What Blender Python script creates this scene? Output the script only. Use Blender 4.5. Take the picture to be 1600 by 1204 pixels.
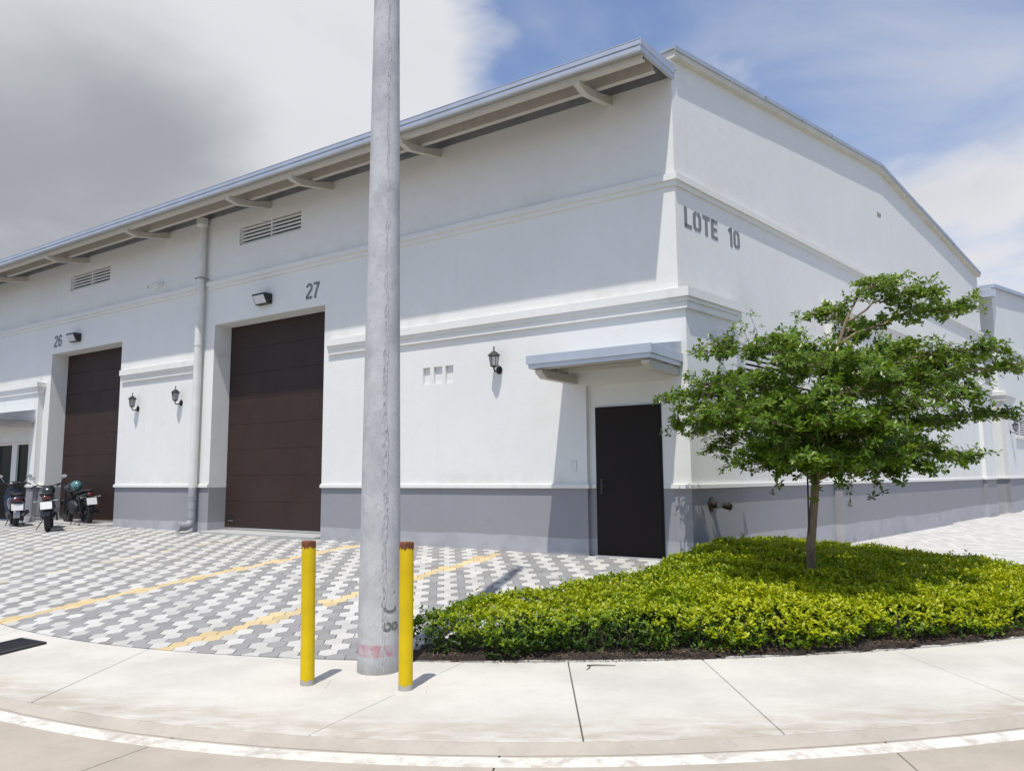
import bpy, bmesh, math, random
import numpy as np
from mathutils import Vector, Matrix

rng = np.random.default_rng(7); random.seed(7)
for o in list(bpy.data.objects): bpy.data.objects.remove(o)
scene = bpy.context.scene
COL = scene.collection

# ------------------------------------------------------------------ camera
F = 1209.0; CX, CY = 800.0, 602.0; EYE = 1.6          # photo 1600 x 1204
def _n(v): return v / np.linalg.norm(v)
_A = np.array([-1016 - CX, 758 - CY, F]); _B = np.array([1950 - CX, 736 - CY, F])
_up = _n(np.cross(_A, _B)); _up = -_up if _up[1] > 0 else _up
_fw = _n(np.array([0, 0, 1.]) - _up * _up[2])
_rt = np.cross(_fw, _up); _rt = -_rt if _rt[0] < 0 else _rt
RM = np.array([_rt, _fw, _up])
def ray(u, v): return RM @ np.array([u - CX, v - CY, F])
cam_d = bpy.data.cameras.new('camera'); cam = bpy.data.objects.new('camera', cam_d); COL.objects.link(cam)
cam_d.sensor_width = 36; cam_d.lens = 36 * F / 1600; cam_d.clip_end = 3000; cam_d.clip_start = .05
_r = RM @ np.array([1, 0, 0.]); _u = RM @ np.array([0, -1., 0]); _b = RM @ np.array([0, 0, -1.])
cam.matrix_world = Matrix(((_r[0], _u[0], _b[0], 0), (_r[1], _u[1], _b[1], 0), (_r[2], _u[2], _b[2], EYE), (0, 0, 0, 1)))
scene.camera = cam

# ------------------------------------------------------------------ light
SH = np.array([.117, .409])                           # ground shift of a shadow per metre of height
SUN = _n(np.array([-SH[0], -SH[1], 1.0]))             # direction to the sun
SUN_EL = math.asin(SUN[2]); SUN_AZ = math.atan2(SUN[0], SUN[1])
sd = bpy.data.lights.new('sun', 'SUN'); sd.energy = 4.2; sd.angle = math.radians(.55); sd.color = (1, .96, .89)
so = bpy.data.objects.new('sun', sd); COL.objects.link(so)
so.rotation_euler = Vector(-SUN).to_track_quat('-Z', 'Y').to_euler(); so.location = (0, 0, 30)
world = bpy.data.worlds.new('World'); scene.world = world; world.use_nodes = True
wt = world.node_tree; wt.nodes.clear()
def wn(t, **k):
    n = wt.nodes.new(t)
    for a, b in k.items(): setattr(n, a, b)
    return n
def wl(a, b): wt.links.new(a, b)
def wmath(op, a, b=None, c=None, clamp=False):
    n = wn('ShaderNodeMath', operation=op, use_clamp=clamp)
    for i, x in enumerate((a, b, c)):
        if x is None: continue
        if isinstance(x, (int, float)): n.inputs[i].default_value = x
        else: wl(x, n.inputs[i])
    return n.outputs[0]
out = wn('ShaderNodeOutputWorld'); bg = wn('ShaderNodeBackground'); bg.inputs['Strength'].default_value = .13
sky = wn('ShaderNodeTexSky', sky_type='NISHITA', sun_disc=False)
sky.sun_elevation = SUN_EL; sky.sun_rotation = SUN_AZ; sky.air_density = 1.1; sky.dust_density = .8; sky.ozone_density = 1.6
tc = wn('ShaderNodeTexCoord'); sep = wn('ShaderNodeSeparateXYZ'); wl(tc.outputs['Generated'], sep.inputs[0])
den = wmath('ADD', wmath('MAXIMUM', sep.outputs[2], 0.0), .22)
px = wmath('DIVIDE', sep.outputs[0], den); py = wmath('DIVIDE', sep.outputs[1], den)
comb = wn('ShaderNodeCombineXYZ'); wl(px, comb.inputs[0]); wl(py, comb.inputs[1])
def wnoise(scale, detail, rough, loc, dist=0.0):
    mp = wn('ShaderNodeMapping'); wl(comb.outputs[0], mp.inputs[0]); mp.inputs['Location'].default_value = loc
    nz = wn('ShaderNodeTexNoise'); wl(mp.outputs[0], nz.inputs['Vector'])
    nz.inputs['Scale'].default_value = scale; nz.inputs['Detail'].default_value = detail
    nz.inputs['Roughness'].default_value = rough; nz.inputs['Distortion'].default_value = dist
    return nz.outputs['Fac']
def wblob(u, v, r0, r1, amp):
    d = ray(u, v); d = d / np.linalg.norm(d)
    n = wn('ShaderNodeVectorMath', operation='DOT_PRODUCT'); wl(tc.outputs['Generated'], n.inputs[0]); n.inputs[1].default_value = tuple(d)
    m = wn('ShaderNodeMapRange', interpolation_type='SMOOTHSTEP'); wl(n.outputs['Value'], m.inputs[0])
    m.inputs[1].default_value = math.cos(math.radians(r1)); m.inputs[2].default_value = math.cos(math.radians(r0)); m.inputs[4].default_value = amp
    return m.outputs[0]
n1 = wnoise(2.3, 10, .55, (3.1, 1.7, 0), .3)
n2 = wnoise(.42, 3, .5, (1.3, 4.4, 2.0))
n3 = wnoise(1.7, 7, .52, (7.7, 2.2, 5.0), .5)
cov = n1
for bl_ in ((180, 180, 9, 31, .75), (840, 30, 1, 11, -.25), (1560, 420, 2, 14, .26), (1250, 20, 1, 9, .12)):
    cov = wmath('ADD', cov, wblob(*bl_))
mask = wn('ShaderNodeMapRange', interpolation_type='SMOOTHSTEP'); wl(cov, mask.inputs[0])
mask.inputs[1].default_value = .52; mask.inputs[2].default_value = .86
thin = wn('ShaderNodeMapRange', interpolation_type='SMOOTHSTEP'); wl(n3, thin.inputs[0])
thin.inputs[1].default_value = .38; thin.inputs[2].default_value = .80; thin.inputs[3].default_value = .05; thin.inputs[4].default_value = .75
allm = wmath('MAXIMUM', mask.outputs[0], thin.outputs[0])
hz_ = wn('ShaderNodeMapRange', interpolation_type='SMOOTHSTEP'); wl(sep.outputs[2], hz_.inputs[0])
hz_.inputs[1].default_value = .30; hz_.inputs[2].default_value = .03; hz_.inputs[4].default_value = .5
allm = wmath('MAXIMUM', allm, hz_.outputs[0])
dk = wmath('ADD', wmath('ADD', wblob(110, 320, 2, 17, .74), wmath('MULTIPLY', wmath('SUBTRACT', n3, .5), 1.25)), wmath('MULTIPLY', wmath('SUBTRACT', n1, .5), .55))
dark = wn('ShaderNodeMapRange', interpolation_type='SMOOTHSTEP'); wl(dk, dark.inputs[0])
dark.inputs[1].default_value = -.05; dark.inputs[2].default_value = .85; dark.inputs[4].default_value = 1.0
cl = wn('ShaderNodeMix', data_type='RGBA'); wl(dark.outputs[0], cl.inputs[0])
cl.inputs[6].default_value = (6.1, 6.15, 6.45, 1); cl.inputs[7].default_value = (3.0, 3.15, 3.4, 1)
sk2 = wn('ShaderNodeMix', data_type='RGBA', blend_type='MULTIPLY'); sk2.inputs[0].default_value = 1; wl(sky.outputs[0], sk2.inputs[6]); sk2.inputs[7].default_value = (1.06, 1.13, 1.30, 1)
mx = wn('ShaderNodeMix', data_type='RGBA'); wl(allm, mx.inputs[0]); wl(sk2.outputs[2], mx.inputs[6]); wl(cl.outputs[2], mx.inputs[7])
wl(mx.outputs[2], bg.inputs[0]); wl(bg.outputs[0], out.inputs[0])
vs = scene.view_settings; vs.view_transform = 'Standard'; vs.look = 'None'; vs.gamma = 1; vs.use_curve_mapping = False; vs.exposure = -0.06

# ------------------------------------------------------------------ helpers
LOC = {}
def link(o, parent=None):
    COL.objects.link(o)
    if parent is not None: o.parent = parent
    return o
def thing(name, loc, label, cat, group=None, rotz=0):
    o = bpy.data.objects.new(name, None); o.empty_display_size = .2; link(o); o.location = loc; o.rotation_euler = (0, 0, rotz)
    o['label'] = label; o['category'] = cat
    if group: o['group'] = group
    LOC[o.name] = np.array(loc, float); return o
def tag(o, label=None, cat=None, group=None, kind=None):
    for k, v in (('label', label), ('category', cat), ('group', group), ('kind', kind)):
        if v: o[k] = v
    return o
class MB:
    def __init__(s): s.v = []; s.f = []
    def add(s, vs, fs):
        b = len(s.v); s.v += [tuple(map(float, p)) for p in vs]; s.f += [tuple(b + i for i in f) for f in fs]; return s
    def hexa(s, p):                                    # 8 corners: bottom ring, top ring
        return s.add(p, [(3, 2, 1, 0), (4, 5, 6, 7), (0, 1, 5, 4), (1, 2, 6, 5), (2, 3, 7, 6), (3, 0, 4, 7)])
    def box(s, Fr, a0, a1, d0, d1, z0, z1):
        return s.hexa([Fr(a0, d0, z0), Fr(a1, d0, z0), Fr(a1, d1, z0), Fr(a0, d1, z0), Fr(a0, d0, z1), Fr(a1, d0, z1), Fr(a1, d1, z1), Fr(a0, d1, z1)])
    def prism(s, ring0, ring1):
        n = len(ring0)
        return s.add(list(ring0) + list(ring1), [tuple(range(n))[::-1], tuple(range(n, 2 * n))] + [(i, (i + 1) % n, n + (i + 1) % n, n + i) for i in range(n)])
    def lathe(s, prof, fr=lambda x, y, z: (x, y, z), n=20, caps=True):
        vs = []; fs = []
        for r, z in prof:
            for k in range(n): a = 2 * math.pi * k / n; vs.append(fr(r * math.cos(a), r * math.sin(a), z))
        m = len(prof)
        for i in range(m - 1):
            for k in range(n): fs.append((i * n + k, i * n + (k + 1) % n, (i + 1) * n + (k + 1) % n, (i + 1) * n + k))
        if caps: fs += [tuple(range(n))[::-1], tuple(range((m - 1) * n, m * n))]
        return s.add(vs, fs)
    def tube(s, pts, rad, n=8, caps=True):
        pts = [np.array(p, float) for p in pts]; m = len(pts)
        rad = [rad] * m if isinstance(rad, (int, float)) else rad
        vs = []; fs = []; ref = None
        for i, p in enumerate(pts):
            t = _n(pts[min(i + 1, m - 1)] - pts[max(i - 1, 0)])
            if ref is None: ref = np.array([0, 0, 1.]) if abs(t[2]) < .9 else np.array([1., 0, 0])
            a = _n(np.cross(t, ref)); b = np.cross(a, t); ref = b
            for k in range(n):
                w = 2 * math.pi * k / n; vs.append(p + rad[i] * (math.cos(w) * a + math.sin(w) * b))
        for i in range(m - 1):
            for k in range(n): fs.append((i * n + k, i * n + (k + 1) % n, (i + 1) * n + (k + 1) % n, (i + 1) * n + k))
        if caps: fs += [tuple(range(n))[::-1], tuple(range((m - 1) * n, m * n))]
        return s.add(vs, fs)
    def loft(s, secs, n=14, p=2.4):                    # (x, y, z, ry, rz) super-ellipse rings along x
        vs = []; fs = []
        for x, y, z, ry, rz in secs:
            for k in range(n):
                a = 2 * math.pi * k / n; c, d = math.cos(a), math.sin(a)
                vs.append((x, y + ry * math.copysign(abs(c) ** (2 / p), c), z + rz * math.copysign(abs(d) ** (2 / p), d)))
        m = len(secs)
        for i in range(m - 1):
            for k in range(n): fs.append((i * n + k, i * n + (k + 1) % n, (i + 1) * n + (k + 1) % n, (i + 1) * n + k))
        fs += [tuple(range(n))[::-1], tuple(range((m - 1) * n, m * n))]
        return s.add(vs, fs)
    def sweep(s, path, prof, caps=True):               # path: world xy; prof: (outward offset, z); outward = right of travel
        path = [np.array(p[:2], float) for p in path]; m = len(path); vs = []; n = len(prof)
        dirs = [_n(path[i + 1] - path[i]) for i in range(m - 1)]; nr = [np.array([d[1], -d[0]]) for d in dirs]
        for i, p in enumerate(path):
            a = nr[max(i - 1, 0)]; b = nr[min(i, m - 2)]; mv = _n(a + b); mv = mv / max(.2, mv @ b)
            for o, z in prof: q = p + mv * o; vs.append((q[0], q[1], z))
        fs = [(i * n + k, i * n + (k + 1) % n, (i + 1) * n + (k + 1) % n, (i + 1) * n + k) for i in range(m - 1) for k in range(n)]
        if caps: fs += [tuple(range(n)), tuple(range((m - 1) * n, m * n))[::-1]]
        return s.add(vs, fs)
    def panel(s, Fr, a0, a1, z0, z1, th, holes=()):    # wall slab with recesses (ha0,ha1,hz0,hz1,depth)
        A = sorted({a0, a1, *[min(max(h[i], a0), a1) for h in holes for i in (0, 1)]})
        Z = sorted({z0, z1, *[min(max(h[i], z0), z1) for h in holes for i in (2, 3)]})
        def dep(i, j):
            if i < 0 or j < 0 or i >= len(A) - 1 or j >= len(Z) - 1: return th
            am, zm = (A[i] + A[i + 1]) / 2, (Z[j] + Z[j + 1]) / 2
            for h in holes:
                if h[0] < am < h[1] and h[2] < zm < h[3]: return min(h[4], th)
            return 0.0
        for i in range(len(A) - 1):
            for j in range(len(Z) - 1):
                d = dep(i, j)
                if d < th:
                    s.add([Fr(A[i], -d, Z[j]), Fr(A[i + 1], -d, Z[j]), Fr(A[i + 1], -d, Z[j + 1]), Fr(A[i], -d, Z[j + 1])], [(0, 1, 2, 3)])
                    s.add([Fr(A[i], -th, Z[j]), Fr(A[i + 1], -th, Z[j]), Fr(A[i + 1], -th, Z[j + 1]), Fr(A[i], -th, Z[j + 1])], [(3, 2, 1, 0)])
        for i in range(len(A)):
            for j in range(len(Z) - 1):
                d0, d1 = dep(i - 1, j), dep(i, j)
                if d0 != d1: s.add([Fr(A[i], -d0, Z[j]), Fr(A[i], -d1, Z[j]), Fr(A[i], -d1, Z[j + 1]), Fr(A[i], -d0, Z[j + 1])], [(0, 1, 2, 3)])
        for j in range(len(Z)):
            for i in range(len(A) - 1):
                d0, d1 = dep(i, j - 1), dep(i, j)
                if d0 != d1: s.add([Fr(A[i], -d0, Z[j]), Fr(A[i], -d1, Z[j]), Fr(A[i + 1], -d1, Z[j]), Fr(A[i + 1], -d0, Z[j])], [(0, 1, 2, 3)])
        return s
    def build(s, name, mat, parent=None, smooth=False, root=None, bevel=0, world_space=True, seg=1):
        me = bpy.data.meshes.new(name); off = np.zeros(3)
        r = root or parent
        while r is not None and r.parent is not None: r = r.parent
        if r is not None and world_space: off = LOC.get(r.name, off)
        V = np.array(s.v) - off
        me.from_pydata(V.tolist(), [], s.f); me.validate()
        bm = bmesh.new(); bm.from_mesh(me)
        bmesh.ops.remove_doubles(bm, verts=bm.verts, dist=1e-5)
        bmesh.ops.recalc_face_normals(bm, faces=bm.faces)
        if bevel:
            es = [e for e in bm.edges if len(e.link_faces) == 2 and e.calc_face_angle() > .4]
            bmesh.ops.bevel(bm, geom=es, offset=bevel, segments=seg, affect='EDGES', profile=.5)
        bm.to_mesh(me); bm.free()
        if smooth:
            me.shade_smooth() if smooth is True else me.shade_smooth()
            if smooth != True: me.set_sharp_from_angle(angle=smooth)
        o = bpy.data.objects.new(name, me)
        if mat: me.materials.append(mat)
        return link(o, parent)
def fast_mesh(name, V, Fq, mat, parent=None, attr=None):
    me = bpy.data.meshes.new(name); V = np.asarray(V, np.float32); Fq = np.asarray(Fq, np.int32)
    k = Fq.shape[1]; me.vertices.add(len(V)); me.vertices.foreach_set('co', V.ravel())
    me.loops.add(Fq.size); me.loops.foreach_set('vertex_index', Fq.ravel())
    me.polygons.add(len(Fq)); me.polygons.foreach_set('loop_start', np.arange(0, Fq.size, k, dtype=np.int32))
    if attr is not None:
        a = me.attributes.new('tint', 'FLOAT', 'POINT'); a.data.foreach_set('value', np.asarray(attr, np.float32))
    me.update(); me.validate(); me.materials.append(mat)
    return link(bpy.data.objects.new(name, me), parent)

# ------------------------------------------------------------------ materials
def nodes(name):
    m = bpy.data.materials.new(name); m.use_nodes = True; t = m.node_tree
    return m, t, t.nodes['Principled BSDF'], t.nodes['Material Output']
def N(t, ty, **k):
    n = t.nodes.new(ty)
    for a, b in k.items(): setattr(n, a, b)
    return n
def setv(n, **k):
    for a, b in k.items(): n.inputs[a.replace('_', ' ')].default_value = b
def noise(t, co, scale, detail=4, rough=.55, mapscale=None, loc=(0, 0, 0), dist=0):
    mp = N(t, 'ShaderNodeMapping'); t.links.new(co, mp.inputs[0]); mp.inputs['Location'].default_value = loc
    if mapscale: mp.inputs['Scale'].default_value = mapscale
    n = N(t, 'ShaderNodeTexNoise'); t.links.new(mp.outputs[0], n.inputs['Vector'])
    setv(n, Scale=scale, Detail=detail, Roughness=rough, Distortion=dist); return n.outputs['Fac']
def ramp(t, fac, stops):
    r = N(t, 'ShaderNodeValToRGB'); t.links.new(fac, r.inputs[0]); e = r.color_ramp.elements
    while len(e) < len(stops): e.new(.5)
    for x, (p, c) in zip(e, stops): x.position = p; x.color = (*c, 1) if len(c) == 3 else c
    return r.outputs[0]
def mrange(t, v, a, b, c=0., d=1., smooth=True):
    n = N(t, 'ShaderNodeMapRange', interpolation_type='SMOOTHSTEP' if smooth else 'LINEAR'); t.links.new(v, n.inputs[0])
    for i, x in enumerate((a, b, c, d)): n.inputs[i + 1].default_value = x
    return n.outputs[0]
def mixc(t, f, a, b, mode='MIX'):
    n = N(t, 'ShaderNodeMix', data_type='RGBA', blend_type=mode)
    for i, x in ((0, f), (6, a), (7, b)):
        if isinstance(x, (int, float)): n.inputs[i].default_value = x
        elif isinstance(x, tuple): n.inputs[i].default_value = (*x, 1)
        else: t.links.new(x, n.inputs[i])
    return n.outputs[2]
def mth(t, op, a, b=None, clamp=False):
    n = N(t, 'ShaderNodeMath', operation=op, use_clamp=clamp)
    for i, x in enumerate((a, b)):
        if x is None: continue
        if isinstance(x, (int, float)): n.inputs[i].default_value = x
        else: t.links.new(x, n.inputs[i])
    return n.outputs[0]
def bump(t, b, h, strength, dist):
    n = N(t, 'ShaderNodeBump'); setv(n, Strength=strength, Distance=dist); t.links.new(h, n.inputs['Height']); t.links.new(n.outputs[0], b.inputs['Normal'])
def simple(name, col, rough=.5, metal=0, var=.12, scale=6, bscale=None, bstr=.3, bdist=.002, coat=0, spec=.5):
    m, t, b, o = nodes(name); g = N(t, 'ShaderNodeTexCoord').outputs['Object']
    f = noise(t, g, scale, 5)
    lo = tuple(c * (1 - var) for c in col); hi = tuple(min(1, c * (1 + var)) for c in col)
    t.links.new(ramp(t, f, [(.3, lo), (.7, hi)]), b.inputs['Base Color']); setv(b, Roughness=rough, Metallic=metal)
    b.inputs['Specular IOR Level'].default_value = spec
    if coat: b.inputs['Coat Weight'].default_value = coat; b.inputs['Coat Roughness'].default_value = .08
    if bscale: bump(t, b, noise(t, g, bscale, 4), bstr, bdist)
    return m
def stucco(name, col, dirt, splash=None, dirtamt=.5, bands=()):
    """painted cement render: trowel relief, faint blotches, rain streaks, grime on ledges at the given heights"""
    m, t, b, o = nodes(name); ge = N(t, 'ShaderNodeNewGeometry').outputs['Position']
    sp = N(t, 'ShaderNodeSeparateXYZ'); t.links.new(ge, sp.inputs[0]); z = sp.outputs[2]
    blot = noise(t, ge, .55, 6, .6); fine = noise(t, ge, 5, 6, .6)
    c = mixc(t, mrange(t, blot, .35, .70, 0, .6), col, tuple(x * .93 for x in col))
    c = mixc(t, mrange(t, fine, .45, .75, 0, .5), c, tuple(x * y for x, y in zip(col, (.93, .92, .88))))
    streak = noise(t, ge, 3.2, 5, .6, (1, 1, .06), (4, 2, 0))
    c = mixc(t, mth(t, 'MULTIPLY', mrange(t, streak, .55, .8), .30 * dirtamt), c, dirt)
    for zb, hgt in bands:
        k = mth(t, 'MULTIPLY', mrange(t, z, zb + hgt, zb), mrange(t, z, zb - .02, zb))
        k = mth(t, 'MULTIPLY', k, mrange(t, noise(t, ge, 1.6, 6, .65, (1, 1, .5)), .45, .75, 0, .38))
        c = mixc(t, k, c, dirt)
    if splash:
        zz = mth(t, 'ADD', z, mth(t, 'MULTIPLY', mth(t, 'SUBTRACT', noise(t, ge, .7, 2), .5), .10))
        k = mrange(t, zz, splash + .012, splash - .012)
        k = mth(t, 'MULTIPLY', k, mrange(t, noise(t, ge, 2.2, 5, .6), .3, .6, .55, 1))
        c = mixc(t, k, c, tuple(min(1, x * 1.42) for x in col))
        k2 = mth(t, 'MULTIPLY', mrange(t, zz, splash - .12, splash - .42), mrange(t, noise(t, ge, 3.1, 6, .7, (1, 1, .6)), .5, .72, 0, .6))
        c = mixc(t, k2, c, tuple(x * .45 for x in col))
    t.links.new(c, b.inputs['Base Color']); setv(b, Roughness=.82); b.inputs['Specular IOR Level'].default_value = .25
    h = mth(t, 'ADD', mth(t, 'MULTIPLY', noise(t, ge, 30, 5, .65, (1, 1, 1.4)), .7), mth(t, 'MULTIPLY', noise(t, ge, 8, 4, .6, (.6, .6, 1.6)), .45))
    bump(t, b, h, .30, .010)
    return m
M = {}
M['wall'] = stucco('white_render', (.745, .742, .712), (.50, .46, .38), bands=((4.27, .5), (5.96, .35), (1.49, .3)))
M['wall2'] = stucco('white_render_far', (.745, .745, .72), (.52, .49, .42), dirtamt=.4, bands=((1.49, .25),))
M['trim'] = stucco('white_trim', (.74, .737, .70), (.5, .46, .38), dirtamt=1.2)
M['plinth'] = stucco('grey_plinth_paint', (.285, .283, .297), (.17, .17, .17), splash=.68)
M['beige'] = simple('beige_steel', (.53, .49, .425), .55, 0, .06, 8)
M['galv'] = simple('galvanised_flashing', (.52, .545, .585), .38, .55, .07, 3)
M['galvd'] = simple('galvanised_deck', (.30, .31, .325), .5, .4, .15, 5)
M['roofm'] = simple('roof_sheet', (.55, .57, .6), .45, .4, .06, 2)
M['capm'] = simple('cap_flashing', (.45, .48, .52), .4, .5, .08, 3)
M['captrim'] = simple('cap_trim', (.60, .575, .49), .7, 0, .08, 2, 30)
M['signgrey'] = simple('painted_sign_grey', (.20, .205, .22), .8, 0, .12, 30)
M['black'] = simple('black_metal', (.016, .016, .017), .42, 0, .2, 20)
M['pipe'] = simple('pipe_white', (.66, .66, .62), .5, 0, .08, 3)
M['pipeg'] = simple('pipe_grey', (.30, .31, .33), .5, 0, .1, 4)
M['dark'] = simple('dark_void', (.02, .02, .022), .9, 0, .1)
M['louv'] = simple('louver_white', (.66, .66, .64), .5, 0, .05)
M['alu'] = simple('aluminium', (.6, .6, .6), .35, .7, .05)
M['brass'] = simple('weathered_brass', (.045, .04, .032), .45, .4, .3, 25)
M['steelcap'] = simple('nickel_cap', (.26, .25, .23), .45, .5, .2, 25)

def door_mat(name, col):
    m, t, b, o = nodes(name); g = N(t, 'ShaderNodeNewGeometry').outputs['Position']
    a = noise(t, g, 1.1, 5, .6); c2 = noise(t, g, 9, 4, .6, (1, 1, .35))
    c = mixc(t, mrange(t, a, .35, .7), col, tuple(x * 1.22 for x in col)); c = mixc(t, mrange(t, c2, .5, .8, 0, .35), c, tuple(x * 1.5 for x in col))
    t.links.new(c, b.inputs['Base Color']); setv(b, Roughness=.6); b.inputs['Specular IOR Level'].default_value = .2
    bump(t, b, noise(t, g, 60, 3, .5, (.25, .25, 3)), .25, .004); return m
M['brown'] = door_mat('brown_door_steel', (.036, .0225, .0195))
M['brown2'] = door_mat('dark_brown_door_steel', (.0125, .0085, .007))

def concrete(name, col, dark, cracks=.3, scale=1., kerb=None):
    m, t, b, o = nodes(name); g = N(t, 'ShaderNodeNewGeometry').outputs['Position']
    a = noise(t, g, .9 * scale, 7, .62); f = noise(t, g, 14, 6, .7); sp = noise(t, g, 70, 3, .6); br = noise(t, g, 5, 5, .6, (.35, 3.2, 1))
    c = mixc(t, mrange(t, a, .36, .66, 0, 1), col, tuple(x * .84 for x in col))
    c = mixc(t, mrange(t, f, .52, .78, 0, .5), c, dark); c = mixc(t, mrange(t, br, .55, .8, 0, .35), c, tuple(x * .82 for x in col))
    c = mixc(t, mrange(t, sp, .62, .78, 0, .35), c, tuple(x * .6 for x in col))
    c = mixc(t, mrange(t, noise(t, g, 2.3, 8, .68, loc=(3, 9, 0)), .54, .70, 0, .38), c, tuple(x * y for x, y in zip(col, (.80, .79, .76))))
    if kerb:                                            # dirt washed towards the kerb line
        sp3 = N(t, 'ShaderNodeSeparateXYZ'); t.links.new(g, sp3.inputs[0]); X_ = sp3.outputs[0]; p_ = None
        for k_ in kerb: p_ = k_ if p_ is None else mth(t, 'ADD', mth(t, 'MULTIPLY', X_, p_), k_)
        dy = mth(t, 'SUBTRACT', sp3.outputs[1], p_)
        st = mth(t, 'MULTIPLY', mrange(t, dy, .75, .0), mrange(t, noise(t, g, 4.2, 10, .7, (.6, 1.7, 1)), .36, .64, .10, .85))
        c = mixc(t, st, c, (.40, .345, .27))
    t.links.new(c, b.inputs['Base Color']); setv(b, Roughness=.9); b.inputs['Specular IOR Level'].default_value = .2
    bump(t, b, mth(t, 'ADD', f, mth(t, 'MULTIPLY', sp, .5)), .3, .006); return m
M['sidewalk'] = concrete('sidewalk_concrete', (.61, .58, .52), (.45, .415, .355), kerb=(-.0020951, .0571247, -.0330593, 4.9456473))
M['road'] = concrete('road_concrete', (.45, .395, .325), (.32, .27, .21))
M['kerb'] = concrete('kerb_stained', (.45, .405, .34), (.27, .225, .17), scale=2)
M['joint'] = simple('joint_filler', (.09, .085, .075), .95)
M['apron'] = concrete('apron_concrete', (.46, .455, .44), (.36, .35, .33))
M['sand'] = simple('joint_sand', (.17, .165, .155), .95, 0, .2, 20, 120, .5, .004)

def paint_white():
    m, t, b, o = nodes('worn_white_line'); g = N(t, 'ShaderNodeNewGeometry').outputs['Position']
    w = mrange(t, noise(t, g, 7, 8, .72), .44, .64, 0, .9); f = mrange(t, noise(t, g, .8, 4), .35, .7, 0, .4)
    c = mixc(t, f, (.70, .67, .60), (.58, .53, .45)); c = mixc(t, w, c, (.45, .40, .335))
    t.links.new(c, b.inputs['Base Color']); setv(b, Roughness=.8); return m
M['line'] = paint_white()

def paver(name, col):
    m, t, b, o = nodes(name); g = N(t, 'ShaderNodeNewGeometry'); p = g.outputs['Position']; isl = g.outputs['Random Per Island']
    oi = N(t, 'ShaderNodeObjectInfo').outputs['Random']; r = mth(t, 'FRACT', mth(t, 'ADD', isl, oi))
    c = mixc(t, r, tuple(x * .84 for x in col), tuple(min(1, x * 1.10) for x in col))
    c = mixc(t, mrange(t, noise(t, p, .5, 5, .6), .4, .7, 0, .4), c, tuple(x * y * .92 for x, y in zip(col, (1, .97, .92))))
    c = mixc(t, mrange(t, noise(t, p, 45, 4, .7), .55, .75, 0, .35), c, tuple(x * .72 for x in col))
    t.links.new(c, b.inputs['Base Color']); setv(b, Roughness=.92); b.inputs['Specular IOR Level'].default_value = .2
    bump(t, b, noise(t, p, 160, 3, .7), .3, .002); return m
M['pw'] = paver('white_paver', (.52, .51, .48)); M['pg'] = paver('grey_paver', (.285, .28, .275)); M['py'] = paver('yellow_paver', (.60, .475, .27))
M['pyp'] = paver('faded_yellow_paver', (.53, .50, .38))

def leafmat(name, stops, trans=.35, rough=.42):
    m, t, b, o = nodes(name); at = N(t, 'ShaderNodeAttribute', attribute_name='tint').outputs['Fac']
    c = ramp(t, at, stops); t.links.new(c, b.inputs['Base Color']); setv(b, Roughness=rough); b.inputs['Specular IOR Level'].default_value = .4
    tr = N(t, 'ShaderNodeBsdfTranslucent'); t.links.new(mixc(t, 1.0, c, (1.0, 1.0, .55), 'MULTIPLY'), tr.inputs[0])
    mx = N(t, 'ShaderNodeMixShader'); mx.inputs[0].default_value = trans
    t.links.new(b.outputs[0], mx.inputs[1]); t.links.new(tr.outputs[0], mx.inputs[2]); t.links.new(mx.outputs[0], o.inputs[0]); return m
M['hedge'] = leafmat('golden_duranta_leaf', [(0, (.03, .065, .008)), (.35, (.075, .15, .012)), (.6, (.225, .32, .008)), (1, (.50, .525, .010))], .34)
M['tree'] = leafmat('tree_leaf', [(0, (.05, .10, .01)), (.4, (.12, .21, .018)), (.75, (.20, .30, .03)), (1, (.34, .42, .08))], .46, .33)
M['litter'] = leafmat('dry_litter', [(0, (.10, .055, .03)), (.5, (.20, .125, .07)), (1, (.30, .23, .155))], .05, .9)
M['stem'] = simple('twig_bark', (.075, .06, .045), .9, 0, .3, 40)
def bark():
    m, t, b, o = nodes('tree_bark'); g = N(t, 'ShaderNodeTexCoord').outputs['Object']
    c = ramp(t, noise(t, g, 9, 6, .65, (1, 1, .3)), [(.3, (.10, .07, .047)), (.58, (.25, .18, .115)), (.8, (.40, .34, .26))])
    t.links.new(c, b.inputs['Base Color']); setv(b, Roughness=.9); bump(t, b, noise(t, g, 30, 5, .6, (1, 1, .3)), .6, .01); return m
M['bark'] = bark()
def soil():
    m, t, b, o = nodes('bed_soil'); g = N(t, 'ShaderNodeNewGeometry').outputs['Position']
    c = ramp(t, noise(t, g, 8, 7, .7), [(.3, (.016, .012, .009)), (.58, (.045, .032, .023)), (.8, (.15, .11, .075))])
    t.links.new(c, b.inputs['Base Color']); setv(b, Roughness=1); bump(t, b, noise(t, g, 30, 6, .7), .8, .03); return m
M['soil'] = soil()
M['sandspill'] = simple('sandy_spill', (.36, .27, .18), .95, 0, .3, 14, 60, .4, .005)

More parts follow.
